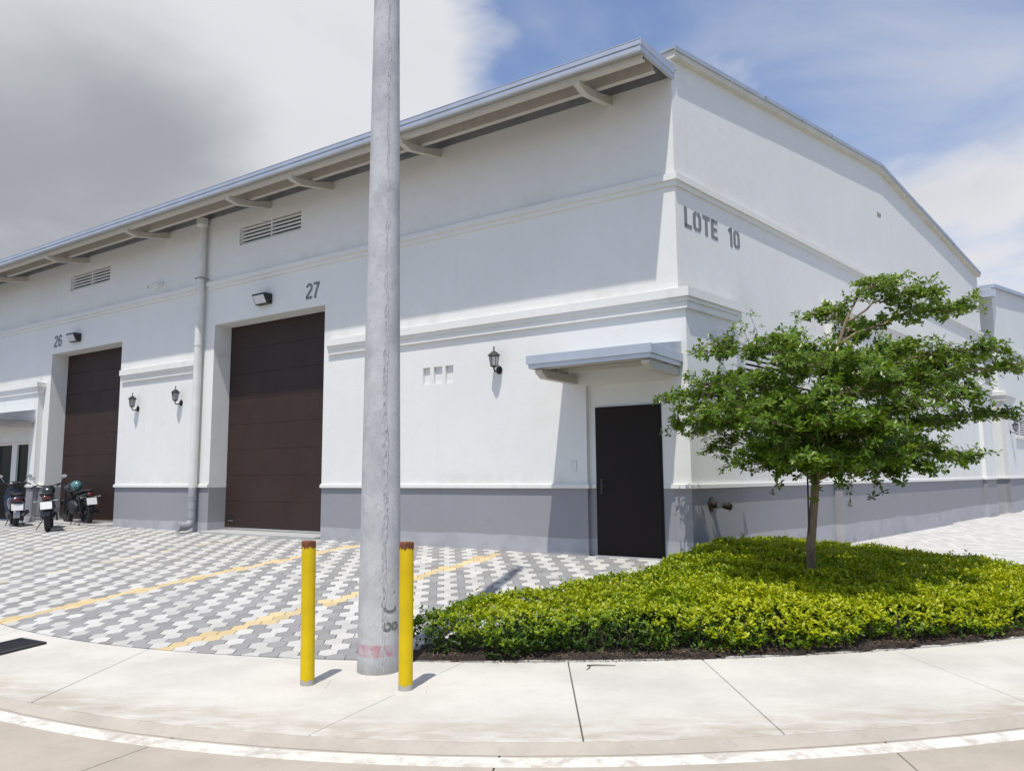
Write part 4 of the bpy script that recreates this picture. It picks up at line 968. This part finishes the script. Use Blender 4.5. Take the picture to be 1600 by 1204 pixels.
lnn = rng.uniform(.030, .054, n * kl); Vt, Fc = leaves(cB, D, axr + D * .01, lnn, lnn * rng.uniform(.42, .55, n * kl), .08)
patch = .5 + .30 * vnoise(X, Y, 1.6, 5) + .18 * vnoise(X, Y, 5, 6)
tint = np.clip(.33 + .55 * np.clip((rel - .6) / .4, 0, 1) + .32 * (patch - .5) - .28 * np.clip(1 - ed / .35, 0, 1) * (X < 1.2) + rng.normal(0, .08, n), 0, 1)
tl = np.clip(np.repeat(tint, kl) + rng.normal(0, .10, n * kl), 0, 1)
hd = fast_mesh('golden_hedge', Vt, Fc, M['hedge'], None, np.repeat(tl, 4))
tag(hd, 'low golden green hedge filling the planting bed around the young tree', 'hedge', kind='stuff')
stm = MB(); r2 = random.Random(4)
for k in range(330):
    xx = r2.uniform(-.7, 6.6); yy = float(yi(xx)) + r2.uniform(.13, .5)
    if not inpoly(np.array([xx]), np.array([yy]))[0]: continue
    z0 = soilz(xx, yy); p1 = (xx + r2.uniform(-.05, .05), yy + r2.uniform(-.07, .03), z0 + r2.uniform(.10, .17)); p2 = (p1[0] + r2.uniform(-.07, .07), p1[1] + r2.uniform(-.08, .03), z0 + r2.uniform(.2, .29))
    stm.tube([(xx, yy, z0 - .01), p1, p2], [.004, .003, .002], 4, False)
tag(stm.build('hedge_stems', M['stem']), 'bare brown stems under the front edge of the golden hedge', 'stems', kind='stuff')
# litter along the edge
n = 2600; X = rng.uniform(-.8, 6.6, n); Y = yi(X) + np.abs(rng.normal(.05, .12, n)) - .035
spill = (rng.random(n) < .10) & (X < 1.1) & (X > -.6); Y = np.where(spill, yi(X) - np.abs(rng.normal(0, .035, n)), Y)
Zl = np.where(Y > yi(X), gz(X, Y) + .034 + .02 * np.sin(X * 3.1 + Y * 1.7) ** 2, .004) + rng.uniform(0, .012, n)
a = rng.uniform(0, 6.28, n); D = unit(np.stack([np.cos(a), np.sin(a), rng.normal(0, .12, n)], 1)); ln_ = rng.uniform(.008, .036, n)
Vt, Fc = leaves(np.stack([X, Y, Zl], 1), D, np.tile([0, 0, 1.], (n, 1)), ln_, ln_ * rng.uniform(.2, .55, n), .1)
tag(fast_mesh('leaf_litter', Vt, Fc, M['litter'], None, np.repeat(rng.random(n) ** 1.5, 4)), 'dry brown leaf litter scattered along the front of the bed', 'litter', kind='stuff')

# ------------------------------------------------------------------ tree
TX, TY = 3.40, 9.02; TZ = float(gz(TX, TY))
tr = thing('tree', (TX, TY, TZ), 'young tree with thin trunk and wide tiered green crown growing from the golden hedge', 'tree')
def at(u, v, yd): d = ray(u, v); k = yd / d[1]; return np.array([d[0] * k, d[1] * k, EYE + d[2] * k])
trunk = [np.array([TX, TY, TZ - .1]), np.array([TX + .005, TY, TZ + .6]), at(1271, 800, TY), at(1277, 720, TY), at(1284, 650, TY + .03), at(1300, 570, TY - .03), at(1322, 500, TY), at(1345, 455, TY)]
trad = [.060, .052, .047, .043, .036, .026, .016, .007]
limbs = [(1045, 625, .1), (1058, 668, .35), (1105, 655, -.6), (1100, 548, .45), (1135, 590, 1.0), (1165, 720, -.6), (1120, 700, .55), (1180, 545, -.2), (1230, 530, -.9), (1290, 490, .3), (1375, 442, .25), (1440, 462, -.15), (1500, 480, .35), (1540, 545, -.35), (1575, 575, .15), (1555, 650, .4), (1510, 715, -.15), (1440, 735, -.7), (1385, 745, -.35), (1250, 640, -1.45), (1345, 660, -1.6), (1440, 640, -1.2), (1300, 560, 1.4), (1400, 555, 1.5), (1210, 620, 1.4), (1215, 740, -.35), (1330, 725, .9), (1420, 690, 1.2), (1480, 590, .9), (1330, 560, -1.1), (1420, 540, -.9), (1270, 690, .9), (1160, 640, -1.2), (1300, 735, -1.0), (1500, 620, -.9), (1390, 610, 0.5), (1250, 585, .6), (1345, 520, .9), (1075, 640, 1.05), (1110, 672, 1.2), (1150, 640, 1.35), (1090, 600, .9), (1200, 700, -1.3), (1260, 720, -1.5), (1340, 715, -1.5), (1400, 715, -1.3), (1460, 700, -1.0), (1200, 660, -1.5), (1300, 660, -1.7), (1390, 670, -1.6), (1240, 560, -1.2), (1180, 600, -1.0), (1480, 660, .5), (1130, 650, .1), (1290, 620, -1.3), (1370, 590, -1.3), (1450, 590, -.6), (1500, 565, .2)]
tz_ = np.array([p[2] for p in trunk]); tp = np.array(trunk)
def stem_at(z): return np.array([np.interp(z, tz_, tp[:, i]) for i in range(3)])
m = MB(); m.tube(trunk, trad, 12); r3 = random.Random(11)
# a flare and small stub
m.tube([stem_at(TZ + 1.12), stem_at(TZ + 1.12) + np.array([.05, -.03, .01])], [.014, .008], 6)
trk = m.build('trunk', M['bark'], tr, smooth=True)
bm_ = MB(); tips = []
for (u, v, dy) in limbs:
    e = at(u, v, TY + dy); hd_ = np.hypot(e[0] - TX, e[1] - TY)
    zs_ = max(TZ + 1.35, min(e[2] - .12 - .18 * hd_ * r3.uniform(.6, 1.1), 3.6)); s = stem_at(zs_); npt = 9; path = []
    for k in range(npt):
        f = k / (npt - 1); p = s + (e - s) * f; p = p + np.array([0, 0, .16 * math.sin(f * math.pi) * (1 if e[2] < 2.6 else .6)])
        if 0 < k < npt - 1: p = p + np.array([r3.gauss(0, .03), r3.gauss(0, .03), r3.gauss(0, .02)])
        path.append(p)
    r0 = .008 + .0055 * hd_; bm_.tube(path, [r0 * (1 - .8 * k / (npt - 1)) for k in range(npt)], 6)
    nt = int(15 + 17 * hd_); dirl = unit((e - s)[None])[0]
    for k in range(nt):
        f = 1 - (r3.random() ** 1.25) * .72; i = min(int(f * (npt - 1)), npt - 2); ff = f * (npt - 1) - i; p = path[i] * (1 - ff) + path[i + 1] * ff
        d = np.array([dirl[0] * .75 + r3.gauss(0, .75), dirl[1] * .75 + r3.gauss(0, .75), r3.gauss(.10, .26) - (.15 if e[2] < 1.9 else 0)]); d = d / np.linalg.norm(d); ln = r3.uniform(.14, .52) * (1.15 - .45 * f)
        mid = p + d * ln * .5 + np.array([0, 0, .02]); q_ = p + d * ln; bm_.tube([p, mid, q_], [.005, .0035, .0018], 4, False)
        tips += [(q_, d)] + [(p + d * ln * g_k + np.array([r3.gauss(0, .035), r3.gauss(0, .035), r3.gauss(.012, .025)]), d) for g_k in ([.35, .6, .8] if ln > .28 else [.5, .8])]
    tips.append((e, dirl))
bm_.build('branches', M['bark'], trk)
TP = np.array([p for p, _ in tips]); TD = np.array([d for _, d in tips]); n = len(TP); kl = 9
ax = unit(TD * .5 + rng.normal(0, .3, (n, 3)) + [0, 0, .75]); axr = np.repeat(ax, kl, 0); t1 = unit(np.cross(axr, [[1., .13, .07]])); t2 = np.cross(axr, t1)
ang = np.tile(np.arange(kl) * 2.4, n) + np.repeat(rng.uniform(0, 6.28, n), kl) + rng.normal(0, .2, n * kl); el = rng.uniform(-.35, .95, n * kl)
D = unit((np.cos(ang)[:, None] * t1 + np.sin(ang)[:, None] * t2) * np.cos(el)[:, None] + axr * np.sin(el)[:, None] - np.array([0, 0, .28]))
B = np.repeat(TP, kl, 0) + axr * rng.uniform(-.02, .015, n * kl)[:, None]
kp = rng.random(n * kl) < .9
ln_ = rng.uniform(.045, .088, n * kl); Vt, Fc = leaves(B[kp], D[kp], axr[kp] + D[kp] * .01, ln_[kp], (ln_ * rng.uniform(.36, .5, n * kl))[kp], .05, .62)
tint = np.clip(np.repeat(rng.normal(.42, .16, n), kl) + rng.normal(0, .12, n * kl) + np.repeat(.10 * (TP[:, 2] - 2.4), kl), 0, 1)[kp]
fast_mesh('crown', Vt - np.array([TX, TY, TZ]), Fc, M['tree'], tr, np.repeat(tint, 4))
sk = MB(); sk.tube([at(1263.5, 878, TY - .02) - np.array([0, 0, .62]), at(1261, 720, TY - .02), at(1259, 655, TY)], .011, 8)
tag(sk.build('tree_stake', M['black']), 'thin dark steel stake standing beside the tree trunk', 'stake')

# ------------------------------------------------------------------ motorcycles (local: x forward, y left, z up)
def ground_at(u, v):
    d = ray(u, v); lo, hi = 2., 40.
    for k in range(400):
        yy = 2 + k * .08; p = d * yy / d[1]
        if EYE + p[2] < float(gz(p[0], p[1])): return np.array([p[0], p[1], float(gz(p[0], p[1]))])
    p = d * 18 / d[1]; return np.array([p[0], p[1], .5])
def wheel(parent, x, r_, w, nm='wheel', spokes=6, yoff=0.):
    P = lambda a, b, c_: (x + a, yoff + c_, r_ + b)
    m = MB(); prof_ = [(r_ - .085, -w * .32), (r_ - .045, -w * .5), (r_ - .012, -w * .36), (r_, -w * .12), (r_, w * .12), (r_ - .012, w * .36), (r_ - .045, w * .5), (r_ - .085, w * .32), (r_ - .085, -w * .32)]
    m.lathe(prof_, P, 28, False); wo = m.build(nm, M['rubber'], parent, smooth=.6, world_space=False)
    m = MB(); m.lathe([(r_ - .084, -w * .30), (r_ - .084, w * .30), (r_ - .105, w * .22), (r_ - .105, -w * .22), (r_ - .084, -w * .30)], P, 28, False); m.lathe([(.0, -.045), (.045, -.045), (.045, .045), (.0, .045)], P, 12, False)
    for k in range(spokes):
        a = 2 * math.pi * k / spokes; m.tube([P(.03 * math.cos(a), .03 * math.sin(a), 0), P((r_ - .1) * math.cos(a + .15), (r_ - .1) * math.sin(a + .15), 0)], .011, 5)
    m.build('rim', M['mgrey'], wo, world_space=False); return wo
def plate(parent, x, z, w=.23, h=.17, tilt=.25):
    m = MB(); c_, s_2 = math.cos(tilt), math.sin(tilt); P = lambda y, q_, d: (x - d * c_ + (q_) * s_2, y, z + q_ * c_ + d * s_2)
    m.hexa([P(-w / 2, -h / 2, 0), P(w / 2, -h / 2, 0), P(w / 2, h / 2, 0), P(-w / 2, h / 2, 0), P(-w / 2, -h / 2, .004), P(w / 2, -h / 2, .004), P(w / 2, h / 2, .004), P(-w / 2, h / 2, .004)])
    po = m.build('number_plate', M['white'], parent, world_space=False)
    return po
def bars(parent, x, z, w, up, mirror=True, mcol='chrome'):
    m = MB(); m.tube([(x - .12, w, z - .02), (x - .03, w * .62, z + up), (x + .03, w * .2, z), (x + .03, -w * .2, z), (x - .03, -w * .62, z + up), (x - .12, -w, z - .02)], .013, 8)
    for s in (-1, 1): m.tube([(x - .05, s * w * .72, z + up * .6), (x - .14, s * w * 1.02, z - .02)], .019, 8); m.tube([(x - .02, s * w * .66, z + up * .8), (x + .02, s * w * 1.0, z + .0)], .007, 5)
    hbm = m.build('handlebar', M['mblack'], parent, world_space=False)
    if mirror:
        for s in (-1, 1):
            mm = MB(); mm.tube([(x - .03, s * w * .62, z + up), (x, s * w * .85, z + up + .13)], .006, 6); mm.loft([(x - .018 - .012, s * w * .92, z + up + .165, .060, .036), (x - .010, s * w * .92, z + up + .165, .068, .042), (x + .03, s * w * .92, z + up + .165, .035, .02)], 14); mm.build('mirror', M['silver' if s < 0 else 'chrome'], hbm, smooth=.6, world_space=False)
    return hbm
def motorcycle(pos, heading, lean, label, tank='mblack', low=False, mir=True):
    t = thing('motorcycle', tuple(pos), label, 'motorcycle', 'motorcycles parked by roller door 26'); t.rotation_euler = (lean, 0, heading)
    W = dict(world_space=False)
    wheel(t, 0, .305, .125); wheel(t, 1.28, .30, .10)
    m = MB(); m.loft([(.62, 0, .88, .03, .03), (.66, 0, .90, .11, .085), (.80, 0, .93, .145, .12), (.95, 0, .92, .135, .125), (1.03, 0, .90, .07, .08)], 16); m.build('fuel_tank', M[tank], t, smooth=True, **W)
    m = MB(); m.loft([(-.22, 0, .845, .05, .018), (-.16, 0, .845, .105, .035), (.12, 0, .835, .125, .045), (.40, 0, .795, .13, .05), (.64, 0, .83, .09, .04)], 14); m.build('seat', M['rubber'], t, smooth=True, **W)
    m = MB(); m.loft([(-.30, 0, .79, .045, .02), (-.22, 0, .77, .095, .055), (.10, 0, .72, .105, .07), (.42, 0, .66, .095, .06), (.55, 0, .62, .05, .04)], 14); tail = m.build('tail_cowl', M[tank], t, smooth=True, **W)
    m = MB(); m.loft([(-.335, 0, .765, .06, .03), (-.325, 0, .768, .085, .05), (-.26, 0, .772, .09, .052)], 14); m.build('tail_light', M['red'], tail, smooth=True, **W)
    m = MB()
    for s in (-1, 1): m.tube([(.1, s * .11, .80), (-.12, s * .13, .86), (-.30, s * .10, .87)], .011, 6)
    m.tube([(-.30, -.10, .87), (-.33, 0, .87), (-.30, .10, .87)], .011, 6); m.build('grab_rail', M['mgrey'], tail, **W)
    m = MB()
    for s in (-1, 1): m.tube([(-.24, s * .09, .70), (-.27, s * .20, .70)], .008, 6); m.loft([(-.30, s * .215, .70, .012, .014), (-.275, s * .215, .70, .026, .022), (-.24, s * .215, .70, .012, .012)], 10)
    m.build('turn_signal', M['silver'], tail, **W)
    m = MB()                                            # rear mudguard
    for k in range(10):
        a0_, a1_ = math.radians(60 + k * 11), math.radians(71 + k * 11); rr = .345
        m.hexa([(rr * math.cos(a0_), -.075, .305 + rr * math.sin(a0_)), (rr * math.cos(a0_), .075, .305 + rr * math.sin(a0_)), (rr * math.cos(a1_), .075, .305 + rr * math.sin(a1_)), (rr * math.cos(a1_), -.075, .305 + rr * math.sin(a1_)), ((rr + .012) * math.cos(a0_), -.07, .305 + (rr + .012) * math.sin(a0_)), ((rr + .012) * math.cos(a0_), .07, .305 + (rr + .012) * math.sin(a0_)), ((rr + .012) * math.cos(a1_), .07, .305 + (rr + .012) * math.sin(a1_)), ((rr + .012) * math.cos(a1_), -.07, .305 + (rr + .012) * math.sin(a1_))])
    m.tube([(-.20, 0, .70), (-.33, 0, .56)], .02, 6); m.build('mudguard', M['mblack'], t, **W)
    plate(t, -.345, .60)
    m = MB(); m.loft([(.40, 0, .40, .10, .10), (.48, 0, .43, .15, .17), (.72, 0, .45, .15, .19), (.84, 0, .47, .12, .14), (.90, 0, .48, .08, .08)], 12, 3.2)
    for k in range(5): m.loft([(.66, 0, .60 + k * .03, .10, .008), (.70, 0, .60 + k * .03, .115, .009), (.82, 0, .60 + k * .03, .10, .008)], 10)
    m.build('engine', M['mgrey'], t, **W)
    m = MB(); m.tube([(1.02, 0, .92), (.72, 0, .82), (.40, .0, .70), (.34, 0, .42)], .028, 8); m.tube([(1.02, 0, .88), (.92, 0, .58), (.84, 0, .32), (.42, 0, .27)], .022, 8)
    for s in (-1, 1): m.tube([(.38, s * .08, .34), (0, s * .095, .305)], .022, 8); m.tube([(.02, s * .12, .33), (.16, s * .12, .70)], .026, 10); m.tube([(.35, s * .10, .30), (.34, s * .30, .29)], .012, 6); m.tube([(.14, s * .11, .36), (.10, s * .26, .38)], .011, 6)
    m.build('frame', M['mblack'], t, **W)
    m = MB()
    for s in (-1, 1): m.tube([(1.28, s * .085, .30), (1.05, s * .085, .98)], .022, 8)
    m.build('fork', M['mgrey'], t, **W)
    m = MB()
    for k in range(8):
        a0_, a1_ = math.radians(30 + k * 14), math.radians(44 + k * 14); rr = .335
        m.hexa([(1.28 + q_[0] * math.cos(q_[2]), q_[1], .30 + q_[0] * math.sin(q_[2])) for q_ in ((rr, -.06, a0_), (rr, .06, a0_), (rr, .06, a1_), (rr, -.06, a1_), (rr + .01, -.055, a0_), (rr + .01, .055, a0_), (rr + .01, .055, a1_), (rr + .01, -.055, a1_))])
    m.build('front_mudguard', M[tank], t, **W)
    m = MB(); m.loft([(1.06, 0, .93, .06, .06), (1.10, 0, .93, .095, .095), (1.20, 0, .92, .09, .09), (1.23, 0, .92, .07, .07)], 14); m.build('headlight', M['mblack'], t, smooth=True, **W)
    m = MB(); m.tube([(.86, -.12, .42), (.80, -.16, .25), (.45, -.17, .24)], .022, 8); ex = [(.46, -.17, .24), (.30, -.18, .28), (-.22, -.20, .47 if not low else .33)]; m.tube(ex, [.03, .05, .055], 12); eo = m.build('exhaust', M['mblack'], t, smooth=.7, **W)
    m = MB(); e1 = np.array(ex[2]); dv_ = unit((e1 - np.array(ex[1]))[None])[0]; m.tube([e1 - dv_ * .01, e1 + dv_ * .03], .058, 14, True); m.build('exhaust_tip', M['iron'], eo, **W)
    bars(t, 1.0, 1.02, .36, .05, mir)
    m = MB(); m.tube([(.42, .10, .28), (.36, .26, .02 - lean * .22)], .011, 6); m.build('side_stand', M['mgrey'], t, **W)
    return t
def scooter(pos, heading, lean, label):
    t = thing('scooter', tuple(pos), label, 'scooter'); t.rotation_euler = (lean, 0, heading); W = dict(world_space=False)
    wheel(t, 0, .25, .115, spokes=5); wheel(t, 1.22, .25, .10, spokes=5)
    m = MB(); m.loft([(-.36, 0, .66, .05, .04), (-.28, 0, .65, .15, .10), (.05, 0, .60, .20, .15), (.35, 0, .54, .17, .16), (.50, 0, .45, .12, .13)], 18); m.build('body', M['navy'], t, smooth=True, **W)
    m = MB(); m.loft([(-.26, 0, .77, .07, .02), (-.15, 0, .785, .14, .045), (.20, 0, .775, .155, .05), (.46, 0, .74, .12, .045)], 16); m.build('seat', M['rubber'], t, smooth=True, **W)
    m = MB(); m.loft([(.46, 0, .32, .14, .05), (.62, 0, .29, .19, .045), (.86, 0, .29, .19, .045), (.94, 0, .33, .16, .05)], 14); m.build('footboard', M['mgrey'], t, smooth=True, **W)
    m = MB(); P_ = [(.90, .34, .17, .05), (.95, .50, .21, .05), (1.02, .70, .22, .05), (1.06, .90, .17, .05), (1.05, 1.0, .10, .04)]
    rings = [[(x_ + th_ * math.cos(a) * .6, wy * math.sin(a), z_) for a in np.linspace(0, 2 * math.pi, 14, endpoint=False)] for x_, z_, wy, th_ in P_]
    for r0_, r1_ in zip(rings[:-1], rings[1:]): m.prism(r0_, r1_)
    m.build('leg_shield', M['navy'], t, **W)
    m = MB(); m.loft([(-.385, 0, .66, .05, .03), (-.375, 0, .66, .11, .045), (-.32, 0, .66, .12, .05)], 14); m.build('tail_light', M['red'], t, smooth=True, **W)
    m = MB()
    for s in (-1, 1): m.tube([(.1, s * .16, .77), (-.18, s * .15, .84), (-.33, s * .08, .85)], .014, 6)
    m.build('grab_rail', M['mgrey'], t, **W)
    m = MB()
    for k in range(9):
        a0_, a1_ = math.radians(70 + k * 13), math.radians(83 + k * 13); rr = .29
        m.hexa([(q_[0] * math.cos(q_[2]), q_[1], .25 + q_[0] * math.sin(q_[2])) for q_ in ((rr, -.07, a0_), (rr, .07, a0_), (rr, .07, a1_), (rr, -.07, a1_), (rr + .012, -.065, a0_), (rr + .012, .065, a0_), (rr + .012, .065, a1_), (rr + .012, -.065, a1_))])
    m.build('mudguard', M['silver'], t, **W)
    plate(t, -.36, .48, .25, .16)
    m = MB(); m.tube([(.35, -.16, .26), (.05, -.20, .30), (-.28, -.21, .36)], [.035, .06, .055], 12); m.build('exhaust', M['mblack'], t, smooth=.7, **W)
    m = MB(); m.loft([(.0, .12, .25, .05, .07), (.25, .13, .28, .07, .10), (.45, .10, .30, .05, .08)], 12); m.build('engine', M['mgrey'], t, **W)
    m = MB(); m.tube([(1.22, .07, .25), (1.10, .06, .62)], .02, 8); m.tube([(1.22, -.07, .25), (1.10, -.06, .62)], .02, 8); m.loft([(1.02, 0, .60, .05, .05), (1.12, 0, .56, .10, .06), (1.35, 0, .50, .09, .04), (1.42, 0, .46, .05, .02)], 12); m.build('front_fork', M['navy'], t, smooth=.8, **W)
    m = MB(); m.loft([(.92, 0, 1.03, .08, .03), (.98, 0, 1.05, .16, .06), (1.08, 0, 1.05, .15, .06), (1.13, 0, 1.03, .08, .04)], 14); m.build('headset', M['mblack'], t, smooth=True, **W)
    bars(t, 1.0, 1.05, .35, .03)
    m = MB(); m.tube([(.30, .12, .22), (.22, .20, .01)], .011, 6); m.tube([(.30, -.12, .22), (.22, -.20, .01)], .011, 6); m.build('centre_stand', M['mgrey'], t, **W); return t
def heading_to(p, u, v, d): q_ = at(u, v, d); return math.atan2(q_[1] - p[1], q_[0] - p[0])
pA = ground_at(24, 822); pB = ground_at(75, 830); pC = ground_at(136, 820.5)
HN = math.atan2(NL[1], NL[0])
scooter(pA, 2.20, -.02, 'dark navy scooter with white plate parked by the glazed entrance')
motorcycle(pB, 2.06, -.09, 'black motorcycle with red tail light, parked between the scooter and the other motorcycle')
mc = motorcycle(pC, 2.42, -.08, 'black motorcycle carrying a teal helmet, parked in front of roller door 26', low=True, mir=False)
hc = mc.matrix_basis @ Vector((.50, .04, .97))
he = thing('helmet', tuple(hc), 'glossy teal motorcycle helmet resting on the seat of a parked motorcycle', 'helmet', rotz=2.7)
m = MB(); nlat, nlon = 12, 22; vs_ = []
for i in range(nlat + 1):
    la = math.pi * (-.32 + .82 * i / nlat)
    for k in range(nlon):
        lo_ = 2 * math.pi * k / nlon; vs_.append((.148 * math.cos(la) * math.cos(lo_), .125 * math.cos(la) * math.sin(lo_), .135 * math.sin(la)))
m.add(vs_, [(i * nlon + k, i * nlon + (k + 1) % nlon, (i + 1) * nlon + (k + 1) % nlon, (i + 1) * nlon + k) for i in range(nlat) for k in range(nlon)] + [tuple(range(nlon))])
m.build('shell', M['teal'], he, smooth=True, world_space=False)
m = MB(); vs_ = []
for i in range(6):
    la = -.28 + .62 * i / 5
    for k in range(13): lo_ = -1.05 + 2.1 * k / 12; vs_.append((.154 * math.cos(la) * math.cos(lo_), .131 * math.cos(la) * math.sin(lo_), .138 * math.sin(la)))
m.add(vs_, [(i * 13 + k, i * 13 + k + 1, (i + 1) * 13 + k + 1, (i + 1) * 13 + k) for i in range(5) for k in range(12)]); m.build('visor', M['dglass'], he, smooth=True, world_space=False)
